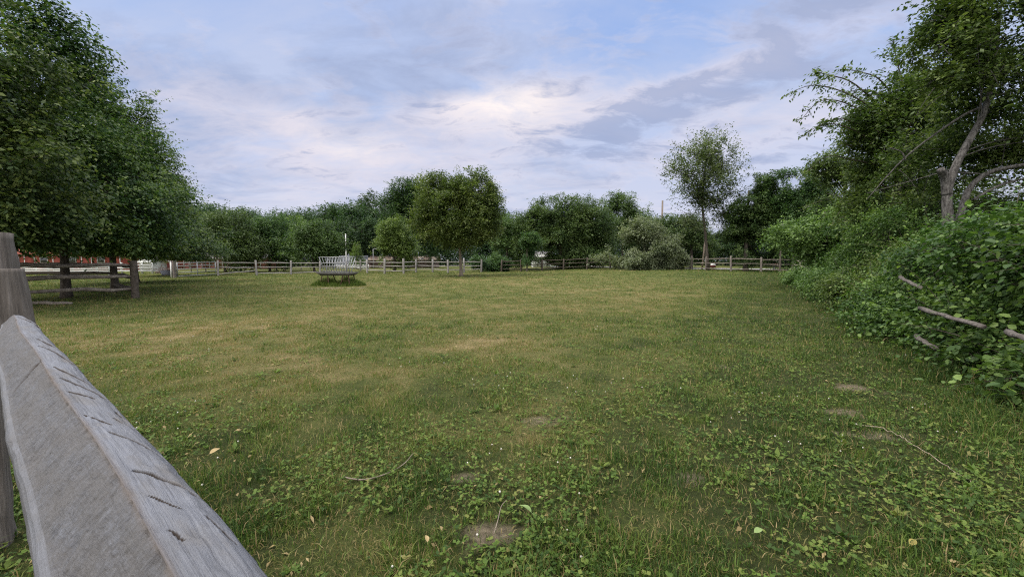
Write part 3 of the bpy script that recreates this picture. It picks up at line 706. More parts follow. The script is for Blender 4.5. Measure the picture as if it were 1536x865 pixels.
# ---- the far wood
def far_wood():
    protos = []
    for k in range(4):
        rng = np.random.default_rng(60 + k)
        lb = [(np.array([0, 0, 9.0]), np.array([4.6, 4.6, 5.2]))]
        for j in range(7):
            th = j * .9 + rng.random(); lb.append((np.array([math.cos(th) * 3, math.sin(th) * 3, 5.5 + rng.random() * 6.5]), np.array([2.6, 2.6, 2.4]) * rng.uniform(.8, 1.25)))
        P, D = lobe_points(rng, lb, 2100, .40, .45, .4, .4)
        D = nrm(D * .8 + rng.normal(0, .4, P.shape) + UP * .2); L = rng.uniform(.9, 2.0, len(P))
        r = thing('wood_tree', 'dark leafy tree in the far wood', 'tree', (0, 0, 0), 'trees of the far wood')
        trunk_limbs(rng, [(0, 0, -.2), (.2, 0, 4), (0, .2, 10)], .32, .08, P, 14).obj('trunk', M['bark'], r, smooth=True)
        link('crown', crown_mesh('wood_tree_crown', [sprays(rng, P - D * (L * .5)[:, None], D, L, 7, .42, .3, .25, .62)], M['wood_far']), r)
        protos.append(r)
    # (px, depth, top py)
    spots = [(150, 95, 300, ''), (215, 92, 298, ''), (270, 95, 300, ''), (300, 88, 306, ''), (325, 96, 303, ''), (352, 90, 306, ''), (378, 95, 310, ''), (400, 100, 318, ''), (425, 98, 314, ''), (450, 92, 312, ''), (470, 98, 308, ''), (495, 92, 306, ''), (516, 88, 304, ''), (538, 84, 300, ''),
             (560, 88, 296, ''), (578, 92, 288, ''), (500, 78, 330, ''), (545, 78, 322, ''), (640, 92, 300, ''), (672, 96, 310, ''), (740, 92, 312, ''), (762, 90, 318, ''), (790, 88, 322, ''), (900, 88, 312, ''), (960, 92, 322, ''),
             (985, 84, 318, ''), (1010, 88, 322, ''), (1035, 92, 328, ''), (1075, 86, 345, ''), (1098, 74, 352, ''), (1130, 70, 330, ''), (1170, 66, 310, ''), (1215, 60, 300, ''), (1260, 52, 300, ''), (855, 92, 318, ''), (820, 95, 325, '')]
    rnd = random.Random(3)
    parts = ['left of the flagpole above the rounded trees', 'right of the flagpole in deep shade', 'behind the lone tree', 'seen over the broad tree', 'behind the utility pole', 'beyond the road by the sparse tree', 'behind the dense trees at the fence end']
    for i, (px, Y, py, _) in enumerate(spots):
        H = at(px, py, Y)[2] - T((px - CX) / F * Y, Y); s = H / 14.6; sw = max(s, .72)
        lab = 'dark leafy tree of the far wood ' + (parts[0] if px < 515 else parts[1] if px < 600 else parts[2] if px < 780 else parts[3] if px < 940 else parts[4] if px < 1040 else parts[5] if px < 1110 else parts[6])
        if i < 4:
            r = protos[i]; r.location = Vector([float(v) for v in gnd(px, Y)]); r.scale = (sw, sw, s); r['label'] = lab
        else: copy_tree(protos[i % 4], gnd(px, Y), rnd.uniform(0, 6.28), (sw, sw, s), lab)
far_wood()

def undergrowth():
    rng = np.random.default_rng(77); n = 26000
    px = rng.uniform(60, 1330, n); Y = rng.uniform(88, 112, n) - 26 * sstep(px, 1020, 1250); x = (px - CX) / F * Y
    top = 3.2 + 4.5 * n2(px, px * 0, 60, 3, 3) + 2.2 * (n2(px, px * 0, 12, 4, 2) - .5)
    z = terr(x, Y) + top * rng.random(n) ** .8
    P = np.stack([x, Y, z], 1); D = rng.normal(size=(n, 3)) + UP * .4
    o = link('undergrowth', crown_mesh('undergrowth', [sprays(rng, P, D, rng.uniform(.9, 1.8, n), 6, .5, .3, .25, .65, cl=.3, bias=-.1)], M['wood_far'])); tag(o, kind='stuff')
undergrowth()

# ---- trees above the hedge on the right
def right_trees():
    def big_extra(rng, mb, B):
        Y = 9.6
        def w(pts, r0, r1, n=7):
            q = smooth_path([at(a, b, Y + c) - B for a, b, c in pts], 12); mb.tube(q, np.linspace(r0, r1, 12), n, caps=True, wob=.12, seed=7)
            return q
        w([(1421, 292, 0), (1418, 268, 0), (1411, 254, -.05)], .105, .075)
        w([(1436, 345, .1), (1442, 318, .15), (1455, 282, .2), (1485, 258, .1), (1540, 247, -.3), (1600, 236, -.6)], .085, .03)
        w([(1460, 300, .2), (1500, 278, 0), (1560, 262, 0)], .035, .012)
        w([(1300, 300, 1.2), (1358, 236, .8), (1437, 178, .2), (1475, 160, .1)], .010, .032)
        w([(1335, 222, .8), (1352, 228, .8), (1358, 240, .8)], .012, .02)
        w([(1300, 290, 1.5), (1400, 262, .8), (1440, 250, .3)], .006, .02)
        return []
    lobe_tree('leaning_tree', 'big tree with a pale forked trunk and broken stub rising above the hedge', None, 1426, 9.6,
              [(1478, 30, 88, 70, 0), (1540, 110, 80, 90, 0), (1425, 105, 60, 52, .3), (1470, 165, 60, 45, .8), (1575, 220, 60, 60, .3), (1430, 30, 44, 50, .5), (1520, -40, 110, 60, 0), (1460, 225, 60, 50, 1.6), (1400, 235, 50, 46, 2.2), (1480, 300, 70, 46, 2.6), (1395, 310, 50, 40, 2.4), (1505, 232, 46, 34, .9), (1555, 300, 60, 40, .8), (1350, 235, 46, 36, 1.6), (1385, 60, 30, 34, .6)],
              M['zelkova'], M['bark_grey'], .105, 1.15, 9, .6, path=[(1428, 420, 0), (1422, 335, 0), (1421, 290, 0), (1432, 252, 0), (1455, 208, 0), (1478, 165, 0), (1492, 90, .1), (1500, 10, .2)],
              r0=.125, gap=.45, gfreq=1.3, droop=.3, hang=.2, seed=51, limbs=9, limb_r=.13, bias=.12, extra=big_extra, show_twigs=700, near=False, rough=.45, width=.5)
    def arch(rng, mb, B):
        Y = 14.0; packs = []
        for pts in ([(1345, 200, 0), (1290, 150, -.6), (1225, 128, -1.0), (1182, 141, -1.2)], [(1345, 215, 0), (1290, 165, -.4), (1235, 150, -.8), (1200, 182, -1)], [(1345, 240, 0), (1290, 200, -.4), (1240, 185, -.6), (1202, 206, -.8)],
                    [(1330, 170, 0), (1280, 125, -.3), (1240, 112, -.5), (1226, 108, -.6)], [(1350, 160, 0), (1320, 120, 0), (1290, 108, -.2), (1266, 104, -.3)], [(1355, 130, 0), (1345, 90, 0), (1340, 60, 0)], [(1330, 250, 0), (1280, 240, 0), (1240, 235, 0), (1200, 268, 0)],
                    [(1350, 190, 0), (1300, 190, -.3), (1260, 178, -.5), (1228, 190, -.6)], [(1335, 150, 0), (1300, 135, -.2), (1262, 140, -.4)], [(1330, 225, 0), (1290, 222, 0), (1255, 212, 0)]):
            q = smooth_path([at(a, b, Y + c) - B for a, b, c in pts], 14); mb.tube(q, np.linspace(.03, .006, 14), 5, caps=False)
            nn = 34; f = np.sort(rng.uniform(.25, 1.0, nn)); t = np.linspace(0, 1, 14)
            P = np.stack([np.interp(f, t, q[:, k]) for k in range(3)], 1); tg = nrm(q[-1] - q[5]); D = tg + rng.normal(0, .75, (nn, 3)) + UP * .15
            packs.append(sprays(rng, P, D, rng.uniform(.18, .42, nn) * (1.25 - f * .5), 7, .12, .2, .3, .45))
        P, D = lobe_points(rng, [(at(1357, 140, Y) - B, np.array([.34, .34, .48]))], 260, .1, 2)
        packs.append(sprays(rng, P, D, np.full(260, .2), 6, .09, bias=-.35))
        return packs
    lobe_tree('vine_tree', 'tree hung with vines whose arching leafy sprays reach out against the sky', None, 1348, 14.0,
              [(1345, 165, 46, 50, 0), (1300, 195, 44, 46, 0), (1380, 215, 56, 52, .5), (1330, 262, 56, 46, 0), (1385, 290, 64, 54, 1.0), (1395, 150, 40, 60, .8), (1320, 320, 50, 44, -.4)],
              M['zelkova'], M['bark'], .12, 1.9, 9, .6, path=[(1348, 420, 0), (1345, 330, 0), (1348, 250, 0), (1350, 150, 0)], r0=.2, gap=.44, gfreq=1.1, seed=52, extra=arch, limbs=30, show_twigs=300, bias=.06, rough=.45, width=.5)
    lobe_tree('hazy_tree', 'thin leaved tree with open twigs between the dense dark tree and the vine hung tree', None, 1262, 21, [(1255, 248, 40, 20), (1285, 262, 40, 34), (1270, 300, 46, 40)], M['olive'], M['bark'], .14, 1.5, 8, .8, gap=.46, seed=53, show_twigs=200, rough=.5)
    lobe_tree('bright_tree', 'bright green small tree leaning out over the far end of the hedge', None, 1232, 19, [(1195, 352, 34, 24, -.5), (1240, 336, 40, 32), (1280, 350, 44, 42), (1225, 375, 40, 26), (1300, 320, 34, 34, .5)], M['bright'], M['bark'], .115, 2.6, 9, .7, seed=54, r0=.12, gap=.40, droop=.25, gfreq=1.1)
right_trees()

# ---- the overgrown hedge
def hedge():
    g = 'shrubs of the overgrown hedge'
    specs = [  # Y along the fence, half length, half depth, half height, centre height, leaf, material, label
        (3.6, 1.1, 1.1, .95, .95, .08, 'vine', 'broad leaved vine tangle nearest the camera at the edge of the view'),
        (5.1, 1.2, 1.2, .80, .95, .075, 'vine', 'large leaved shrub hiding the end of the broken rails'),
        (6.9, 1.3, 1.3, .68, .82, .066, 'vine', 'shrub with grey rails poking out of its leaves'),
        (8.9, 1.5, 1.4, .66, .82, .062, 'bright', 'yellow green shrub below the pale forked trunk'),
        (11.3, 1.7, 1.5, 1.25, 1.25, .066, 'vine', 'deep green shrub spreading at the foot of the vine hung tree'),
        (14.2, 2.0, 1.6, 1.55, 1.45, .075, 'bright', 'fresh green shrub in the middle of the hedge'),
        (17.8, 2.3, 1.7, 1.5, 1.4, .09, 'vine', 'low dark shrub under the bright leaning tree'),
        (22.0, 2.6, 1.8, 1.2, 1.15, .10, 'bright', 'farthest shrub of the hedge near the end of the far fence')]
    RAILS = [(at(1378, 462, 5.2), at(1476, 490, 4.1)), (at(1372, 503, 5.2), at(1406, 524, 4.8)), (at(1348, 415, 6.7), at(1384, 433, 5.9)), (at(1508, 497, 3.7), at(1570, 518, 3.1))]
    ang = math.atan2(.6, 1.0); ax = np.array([math.sin(ang), math.cos(ang), 0]); nx = np.array([math.cos(ang), -math.sin(ang), 0])
    for i, (Y, hl, hd, hh, cz, leaf, mk, lab) in enumerate(specs):
        rng = np.random.default_rng(80 + i)
        X = hedge_x(Y) + hd * .95 + .62; B = np.array([X, Y, T(X, Y)])
        root = thing('hedge_shrub', lab, 'shrub', B, g)
        lb = [(np.array([0, hd * .25, cz * .95]), np.array([hl * .8, hd * .6, hh * .8]))]
        for j in range(20):
            s, d, z = rng.uniform(-1, 1) * hl, rng.uniform(-.95, .6) * hd, cz + rng.uniform(-.8, .9) * hh
            lb.append((np.array([s, d, z]), np.array([.46, .40, .27]) * rng.uniform(.6, 1.5)))
        for j in range(9): lb.append((np.array([rng.uniform(-1.1, 1.1) * hl, -hd * rng.uniform(.7, 1.25) - .15, rng.uniform(.12, .6)]), np.array([.42, .34, .26]) * rng.uniform(.7, 1.3)))
        area = 2 * math.pi * hl * hd + 4 * hl * hh * 2
        m = 7; nt_ = int(3.9 * area / (m * leaf * leaf * .7 * .6))
        P, D = lobe_points(rng, lb, nt_, .47, 1.6, .26, .55)
        rot = lambda p: p[:, :1] * ax + p[:, 1:2] * nx + p[:, 2:] * UP
        P, D = rot(P), rot(D); P[:, 2] = np.maximum(P[:, 2], .05)
        ok = np.ones(len(P), bool)
        for ra, rb in RAILS:
            w = P + B - ra; e_ = rb - ra; l2 = e_ @ e_; t_ = np.clip((w @ e_) / l2, 0, 1); q_ = w - t_[:, None] * e_
            fr = (w @ e_ / l2 > -.05) & (w @ e_ / l2 < 1.0) & (np.abs(w @ e_ / l2 - .45) > .11); lat = q_ @ nx
            ok &= ~(fr & (lat < .05) & (np.abs(q_[:, 2] - .03) < .14))
        P, D = P[ok], D[ok]; nt_ = len(P)
        D = nrm(D + rng.normal(0, .5, D.shape) + UP * .35 - nx * .25); L = rng.uniform(.25, .6, nt_)
        mb = MB()
        for j in range(9):
            a = ax * rng.uniform(-.8, .8) * hl + nx * rng.uniform(-.6, .6) * hd; q = P[rng.integers(nt_)]
            mb.tube(bez(a - UP * .05, a + UP * .7, q, 6), np.linspace(.022, .006, 6), 5, caps=False)
        sel = rng.choice(nt_, min(nt_, 250), replace=False)
        for p, d, l in zip(P[sel], D[sel], L[sel]):
            s = np.linspace(-1.2, 1, 4)[:, None]; mb.tube(p + d * l * s - UP * .3 * l * s ** 2, np.linspace(.006, .002, 4), 3, caps=False)
        stm = mb
        sm = rng.random(len(P)) < .4
        ns = 26; si = rng.choice(len(P), ns, replace=False); SP, SD, SL = P[si] + UP * .15, nrm(D[si] + UP * rng.uniform(.2, 1.2, (ns, 1)) - nx * .3), rng.uniform(.45, .95, ns)
        for p, d, l in zip(SP, SD, SL):
            s = np.linspace(-.4, 1, 5)[:, None]; stm.tube(p + d * l * s - UP * .25 * l * np.maximum(s, 0) ** 2, np.linspace(.006, .002, 5), 4, caps=False)
        stm.obj('stems', M['bark'], root, smooth=True)
        link('foliage', crown_mesh('shrub_foliage', [sprays(rng, P[~sm], D[~sm], L[~sm], m, leaf, .35, .35, .7, near=Y < 12, cl=1.9), sprays(rng, P[sm], D[sm], L[sm], m + 4, leaf * .62, .3, .3, .52, near=Y < 12, cl=1.9, bias=-.05),
                                                     sprays(rng, SP, SD, SL, 14, leaf * .85, .25, .3, .6, near=Y < 12, bias=.12)], M[mk]), root)
    # the old rail fence swallowed by the hedge
    f = thing('overgrown_fence', 'grey broken rail fence half swallowed by the hedge shrubs', 'fence', (hedge_x(6.5) + .1, 6.5, 0))
    B = np.array(f.location)
    def rail(a, b, h=.055, w=.03):
        a, b = np.array(a) - B, np.array(b) - B
        MB().tube(a + (b - a) * np.linspace(0, 1, 8)[:, None] + np.random.default_rng(3).normal(0, .006, (8, 3)), np.linspace(h, h * .9, 8), 6, squash=.7, wob=.3, seed=2).obj('rail', M['rail_mid'], f)
    rail(at(1378, 462, 5.2), at(1474, 490, 4.1), .037); rail(at(1372, 503, 5.2), at(1404, 523, 4.8), .034)
    rail(at(1348, 415, 6.7), at(1384, 433, 5.9), .034); rail(at(1508, 497, 3.7), at(1570, 518, 3.1), .036)
    rail(at(1288, 440, 10.5), at(1340, 450, 8.4), .035)
    for Y in (4.6, 7.0, 9.4, 12.0, 15.0):
        X = hedge_x(Y) + .75; MB().tube(np.array([[X, Y, T(X, Y) - .1], [X + .02, Y, .6], [X + .03, Y, 1.2 + T(X, Y)]]) - B, [.05, .048, .044], 7, wob=.15).obj('post', M['post'], f)
hedge()

# ------------------------------------------------------------------ fences
def split_rail(mb, a, b, r, seed):
    rng = np.random.default_rng(seed); n = 7
    t = np.linspace(0, 1, n)[:, None]; a, b = np.array(a, float), np.array(b, float)
    p = a + (b - a) * t; p[1:-1] += rng.normal(0, r * .22, (n - 2, 3))
    R = r * np.array([.55, .95, 1.05, 1.0, 1.05, .95, .55]) * rng.uniform(.85, 1.1)
    mb.tube(p, R, 6, squash=.85, wob=.25, seed=seed)

def fence(name, label, posts, heights, ph=1.35, pw=.14, rr=.06, pm='post', rm='rail', group=None, skip=(), broken=None, seed=0):
    """posts: ground points (x, y, z); each post and each rail its own part"""
    B = np.array(posts[0]); root = thing(name, label, 'fence', B, group)
    rng = np.random.default_rng(seed + 400)
    for i, p in enumerate(posts):
        p = np.array(p) - B; h = ph * rng.uniform(.96, 1.05); ln = rng.normal(0, .015, 2)
        MB().tube([p - UP * .15, p + UP * .02, p + np.array([ln[0], ln[1], h * .5]), p + np.array([ln[0] * 2, ln[1] * 2, h - .02]), p + np.array([ln[0] * 2, ln[1] * 2, h])],
                  np.array([.72, .72, .68, .66, .56]) * pw, 4 if pw > .1 else 6, wob=.08, seed=seed + i).obj('post', M[pm], root)
    for i in range(len(posts) - 1):
        if i in skip: continue
        for j, hz in enumerate(heights):
            a = np.array(posts[i]) - B + UP * (hz + rng.normal(0, .02)); b = np.array(posts[i + 1]) - B + UP * (hz + rng.normal(0, .02))
            if broken and (i, j) in broken: a = a + UP * broken[(i, j)][0]; b = b + UP * broken[(i, j)][1]
            mb = MB(); split_rail(mb, a, b, rr * rng.uniform(.85, 1.15), seed * 31 + i * 7 + j); mb.obj('rail', M[rm], root)
    return root

def fences():
    # corner of the paddock under the left trees
    c = gnd(201, 14.5); p2 = gnd(170, 17.2); l1 = gnd(-60, 12.0); bk = gnd(-20, 17.6)
    r = thing('corner_fence', 'shade darkened weathered rail fence with its corner post under the dense trees', 'fence', c)
    B = c; k = 0
    for p, h in ((c, 1.36), (p2, 1.34), (l1, 1.3), (bk, 1.3)):
        q = p - B; MB().tube([q - UP * .15, q + UP * .03, q + UP * h * .6, q + UP * (h - .02), q + UP * h], np.array([.145, .145, .135, .13, .12]), 4, wob=.1, seed=k).obj('post', M['rail_shaded'], r); k += 1
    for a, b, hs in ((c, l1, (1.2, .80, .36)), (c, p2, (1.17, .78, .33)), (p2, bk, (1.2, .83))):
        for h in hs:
            mb = MB(); split_rail(mb, a - B + UP * h, b - B + UP * (h + .015), .09, k); mb.obj('rail', M['rail'] if b is l1 else M['rail_shaded'], r); k += 1  # side and back rails take the shade-darkened wood
    fr = MB(); a = gnd(28, 12.4); b = gnd(104, 12.3); split_rail(fr, (0, 0, .06), b - a + UP * .05, .06, 5)
    o = fr.obj('fallen_rail', M['rail']); o.location = Vector(a.tolist()); tag(o, 'single grey rail lying in the grass below the dark corner fence', 'rail')
    # metal gate and the fence to its right
    gp = [gnd(262, 31.5), gnd(327, 35)]
    gt = thing('metal_gate', 'white tubular metal gate hung on the first post of the middle fence', 'gate', gnd(266.5, 31.7))
    B = np.array(gt.location); w = gnd(324, 34.7) - B
    for f in (.0, .5, 1.0): MB().tube([w * f + UP * .12, w * f + UP * 1.2], .028, 8).obj('upright', M['galv'], gt)
    for h in (.14, .42, .7, .95, 1.18): MB().tube([UP * h, w + UP * h], .024, 8).obj('bar', M['galv'], gt)
    g0 = thing('gate_post', 'slim white metal post just left of the wooden gate post', 'post', gnd(257, 31.5)); MB().tube([(0, 0, -.1), (0, 0, 1.28)], .05, 8).tube([(0, 0, 1.28), (0, 0, 1.33)], [.06, .02], 8).obj('shaft', M['white'], g0, smooth=True)
    g1 = thing('wooden_gate_post', 'thick grey wooden post that carries the metal gate', 'post', gp[0]); MB().tube([(0, 0, -.1), (0, 0, .02), (0, 0, 1.3), (0, 0, 1.36)], [.12, .115, .105, .09], 6, wob=.08).obj('shaft', M['post'], g1)
    fence('pasture_fence', 'grey three rail fence from the metal gate to behind the hay feeder', [gp[1], gnd(385, 36.8), gnd(436.5, 38.6), gnd(480, 41), gnd(520, 43)], (1.12, .72, .2), 1.32, seed=1, rm='rail_silver', pm='rail_silver', broken={(0, 2): (-.08, .18)})
    fence('back_fence', 'thin grey fence with slim posts behind the metal gate', [gnd(264, 47), gnd(287, 48), gnd(309, 49), (gnd(345, 51)), gnd(380, 53), gnd(415, 55), gnd(452, 57), gnd(490, 60)], (1.1, .65, .25), 1.6, pw=.09, rr=.045, seed=2, pm='rail', rm='rail')
    fence('middle_fence', 'weathered split rail fence between the hay feeder and the lone tree', [gnd(551, 42), gnd(577, 39), gnd(605.5, 38.5), gnd(624, 43), gnd(649, 43), gnd(672, 41), gnd(696, 42), gnd(722, 44)], (1.1, .7, .3), 1.42, seed=3, rm='rail_silver', pm='rail_silver')
    fence('cross_fence', 'grey fence with sagging rails beyond the hay feeder joining the flat roofed shed', [gnd(551, 42.3), gnd(541, 52), gnd(534, 62), gnd(526, 72)], (1.15, .7, .3), 1.4, seed=4, rm='rail_silver', pm='rail_silver')
    fence('shaded_fence', 'dark rail fence in the shade below the broad tree', [gnd(752, 45), gnd(781.6, 45), gnd(813, 45), gnd(845, 45), gnd(880, 45), gnd(915, 44.5), gnd(950, 44), gnd(985, 43)], (1.15, .75, .3), 1.3, rm='rail_shaded', pm='rail_shaded', seed=5, rr=.055)
    fence('roadside_fence', 'grey split rail fence along the road by the tall sparse tree', [gnd(985, 43.3), gnd(1021, 42), gnd(1037, 41), gnd(1058, 39.5), gnd(1096, 36.5), gnd(1141, 36)], (1.15, .72, .22), 1.38, seed=6, rm='rail', rr=.055)
    fence('end_fence', 'grey rail fence turning from the corner post into the hedge', [gnd(1141.5, 35.7), gnd(1188, 35), gnd(1199, 30), gnd(1216, 26), gnd(1240, 22)], (1.1, .68, .22), 1.32, seed=7, rr=.055)
fences()

# ------------------------------------------------------------------ the near fence
def near_fence():
    a2 = RAIL_A / np.linalg.norm(RAIL_A); A = np.array([a2[0], a2[1], 0]); Nv = np.array([a2[1], -a2[0], 0])   # along, and to the right of it
    R0 = on_z(251, 865, 1.15)
    root = thing('near_fence', 'silvery weathered split rail fence the camera looks over', 'fence', (R0[0], R0[1], 0.0))
    def coords(px, py, z=1.143):
        p = on_z(px, py, z) - R0; return float(p @ A), float(p @ Nv)
    # -- top rail: a dense skin round a hewn section
    sec = np.array([(-.050, -.088), (-.054, -.070), (-.0535, -.060), (-.0510, -.0535), (-.0465, -.0505), (-.020, -.020), (-.003, -.002), (.0, .0), (.006, -.0006), (.022, -.0032), (.034, -.0075), (.042, -.014), (.0475, -.024), (.049, -.038), (.047, -.060), (.040, -.085), (.0, -.098), (-.03, -.097)])
    cl = np.vstack([sec, sec[:1]]); seg = np.linalg.norm(np.diff(cl, axis=0), axis=1); cum = np.concatenate([[0], np.cumsum(seg)])
    iA, iB = cum[2], cum[14]
    u = np.concatenate([np.arange(iA, iB, .0011), np.linspace(iB, cum[-1] + iA, 26)[:-1]]) % cum[-1]
    S = np.stack([np.interp(u, cum, cl[:, k]) for k in (0, 1)], 1)
    dS = np.stack([np.interp(u + .0005, np.append(cum, cum[-1] + .01), np.append(cl[:, k], cl[1, k])) - S[:, k] for k in (0, 1)], 1)
    nS = np.stack([-dS[:, 1], dS[:, 0]], 1); nS /= np.linalg.norm(nS, axis=1, keepdims=True) + 1e-9
    t0, t1 = -.75, 2.14
    ts = [t0]
    while ts[-1] < t1: ts.append(ts[-1] + (.004 if ts[-1] < -.2 else max(.0013, .0011 * (1 + 1.6 * max(ts[-1], 0)))))
    ts = np.array(ts); nt_, nu = len(ts), len(u)
    TT, UU = np.meshgrid(ts, u, indexing='ij')
    OF = np.broadcast_to(S[:, 0], TT.shape)
    # wandering of the whole rail, and its tapered far end
    endt = sstep(ts, 1.75, 2.14)
    scale = 1 - .38 * endt
    wx = .004 * np.sin(ts * 2.6 + .6) + .002 * np.sin(ts * 7.1); wz = .003 * np.sin(ts * 2.1 + 2) - .010 * endt
    rough_l = np.exp(-((np.clip(OF, -.043, -.0) - OF) / .002) ** 2) * (OF < -.001) * (S[:, 1] > -.05)
    rough_r = (OF > 0) * (S[:, 1] > -.03)
    p3 = lambda fx, fy, o=0.0: np.stack([TT * fx + UU * fy * .35, UU * fy, np.zeros_like(TT) + o], -1)
    d = (vnoise(p3(6, 30), 1) - .5) * .0026 + (vnoise(p3(30, 90, 3), 2) - .5) * .0016
    # saw marks across the left face, slanting
    sl = TT - OF * .75
    saw = vnoise(np.stack([sl * 130, UU * 36, np.zeros_like(TT)], -1), 5) * .6 + vnoise(np.stack([sl * 95, UU * 25, np.zeros_like(TT)], -1), 6) * .5
    d = d - rough_l * np.clip(saw - .50, 0, 1) * .0105 - rough_l * np.clip(vnoise(p3(420, 330, 9), 11) - .55, 0, 1) * .0025
    # long grain on the top face
    d = d - rough_r * np.clip(vnoise(p3(9, 520, 1), 7) - .5, 0, 1) * .0016
    d = d - rough_r * np.clip(vnoise(p3(60, 60, 4), 17) - .72, 0, 1) * .006
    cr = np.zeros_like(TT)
    def groove(q0, q1, w, dep, side):
        nonlocal d, cr
        (ta, oa), (tb, ob) = coords(*q0), coords(*q1)
        ex, ey = tb - ta, ob - oa; ln = math.hypot(ex, ey)
        s = np.clip(((TT - ta) * ex + (OF - oa) * ey) / ln ** 2, 0, 1)
        wob = (vnoise(np.stack([s * 5, np.zeros_like(s), np.zeros_like(s) + ta * 9], -1), 9) - .5) * w * 1.4
        dist = np.abs(((TT - ta) * ey - (OF - oa) * ex) / ln + wob) + np.hypot(TT - ta - s * ex, OF - oa - s * ey) * .0
        out = np.hypot(TT - ta - s * ex, OF - oa - s * ey)
        prof = np.clip(1 - np.maximum(dist, out - w) / (w * (.6 + .4 * np.sin(np.pi * np.clip(s * .9 + .05, 0, 1)))), 0, 1)
        msk = (OF > -.002) if side > 0 else (OF < .002)
        msk = msk & (S[:, 1] > -.06)
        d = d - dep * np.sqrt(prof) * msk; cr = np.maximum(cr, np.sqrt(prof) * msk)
    for q in ([(30, 474), (65, 487), .006, .006], [(60, 508), (87, 519), .007, .008], [(60, 520), (116, 544), .004, .006], [(80, 553), (141, 577), .003, .004], [(90, 571), (156, 595), .0042, .007],
              [(101, 592), (128, 598), .003, .003], [(168, 614), (179, 620), .003, .005], [(165, 629), (195, 641), .003, .006], [(155, 657), (242, 686), .0026, .006], [(194, 719), (272, 739), .0035, .007], [(300, 780), (336, 806), .0012, .003], [(247, 812), (262, 822), .0016, .003], [(28, 476), (75, 487), .002, .003], [(120, 630), (150, 640), .0016, .002], [(215, 760), (250, 772), .001, .002]):
        groove(q[0], (q[1][0] + .35 * (q[1][0] - q[0][0]), q[1][1] + .35 * (q[1][1] - q[0][1])), q[2] * .62, q[3], 1)
    for q in ([(57, 539), (16, 580), .006, .006], [(28, 478), (0, 499), .007, .009]):
        a_, b_ = coords(q[0][0], q[0][1], 1.148), coords(q[1][0], q[1][1], 1.118)
        ex, ey = b_[0] - a_[0], b_[1] - a_[1]; ln = math.hypot(ex, ey)
        s = np.clip(((TT - a_[0]) * ex + (OF - a_[1]) * ey) / ln ** 2, 0, 1); out = np.hypot(TT - a_[0] - s * ex, OF - a_[1] - s * ey)
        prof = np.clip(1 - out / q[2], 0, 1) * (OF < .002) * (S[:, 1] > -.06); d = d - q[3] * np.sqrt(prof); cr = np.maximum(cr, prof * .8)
    off = (S[None] * scale[:, None, None]) + nS[None] * d[..., None]
    V = (TT[..., None] * A) + (off[..., :1] + wx[:, None, None]) * Nv + (off[..., 1:] + wz[:, None, None] + 1.15) * UP
    i = np.arange(nt_ - 1)[:, None] * nu; j = np.arange(nu)[None]; j2 = (j + 1) % nu
    q = np.stack([i + j, i + j2, i + nu + j2, i + nu + j], -1).reshape(-1, 4)
    caps = [np.arange(nu)[None], ((nt_ - 1) * nu + np.arange(nu))[::-1][None]]
    edge = np.exp(-(OF / .0028) ** 2) * (S[:, 1] > -.02)
    strip = ((UU > cum[2]) & (UU < cum[4])) * .6
    m, nt, out = new_mat('silvery_rail_wood'); L = nt.links.new
    at_ = {k: N(nt, 'ShaderNodeAttribute', attribute_name=k).outputs['Fac'] for k in ('crack', 'edge', 'face', 'along', 'across')}
    cv = N(nt, 'ShaderNodeCombineXYZ'); L(at_['along'], cv.inputs[0]); L(at_['across'], cv.inputs[1])
    def nz(sc, detail=6, rough=.65):
        mp = N(nt, 'ShaderNodeMapping'); mp.inputs['Scale'].default_value = sc; L(cv.outputs[0], mp.inputs[0])
        n = N(nt, 'ShaderNodeTexNoise'); n.inputs['Scale'].default_value = 1; n.inputs['Detail'].default_value = detail; n.inputs['Roughness'].default_value = rough
        L(mp.outputs[0], n.inputs['Vector']); return n.outputs[0]
    grain = nz((16, 900, 1), 8, .75); blot = nz((9, 22, 1), 5); fine = nz((260, 320, 1), 4, .8); mp = N(nt, 'ShaderNodeMapping'); mp.inputs['Rotation'].default_value = (0, 0, rad(28)); mp.inputs['Scale'].default_value = (170, 34, 1); L(cv.outputs[0], mp.inputs[0]); sn = N(nt, 'ShaderNodeTexNoise'); sn.inputs['Scale'].default_value = 1; sn.inputs['Detail'].default_value = 7; sn.inputs['Roughness'].default_value = .8; L(mp.outputs[0], sn.inputs['Vector']); sawn = sn.outputs[0]
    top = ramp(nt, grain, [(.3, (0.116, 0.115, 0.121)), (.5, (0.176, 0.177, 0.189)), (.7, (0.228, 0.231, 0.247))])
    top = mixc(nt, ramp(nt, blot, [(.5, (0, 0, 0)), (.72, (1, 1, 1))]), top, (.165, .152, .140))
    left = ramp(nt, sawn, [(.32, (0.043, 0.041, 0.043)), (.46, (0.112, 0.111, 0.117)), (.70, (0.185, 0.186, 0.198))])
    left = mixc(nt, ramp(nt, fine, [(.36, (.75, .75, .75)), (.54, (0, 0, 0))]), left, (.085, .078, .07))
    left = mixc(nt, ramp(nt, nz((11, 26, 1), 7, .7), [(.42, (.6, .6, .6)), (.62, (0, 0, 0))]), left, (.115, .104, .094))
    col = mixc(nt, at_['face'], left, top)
    stain = ramp(nt, nz((3.2, 14, 1), 6, .7), [(.42, (0, 0, 0)), (.68, (1, 1, 1))]); col = mixc(nt, math_(nt, 'MULTIPLY', stain, .45), col, (.085, .078, .070))
    streak = ramp(nt, nz((5, 260, 1), 5, .7), [(.56, (0, 0, 0)), (.64, (1, 1, 1))]); col = mixc(nt, math_(nt, 'MULTIPLY', streak, .4), col, (.06, .054, .05))
    col = mixc(nt, 1.0, col, (.88, .925, .985), 'MULTIPLY')
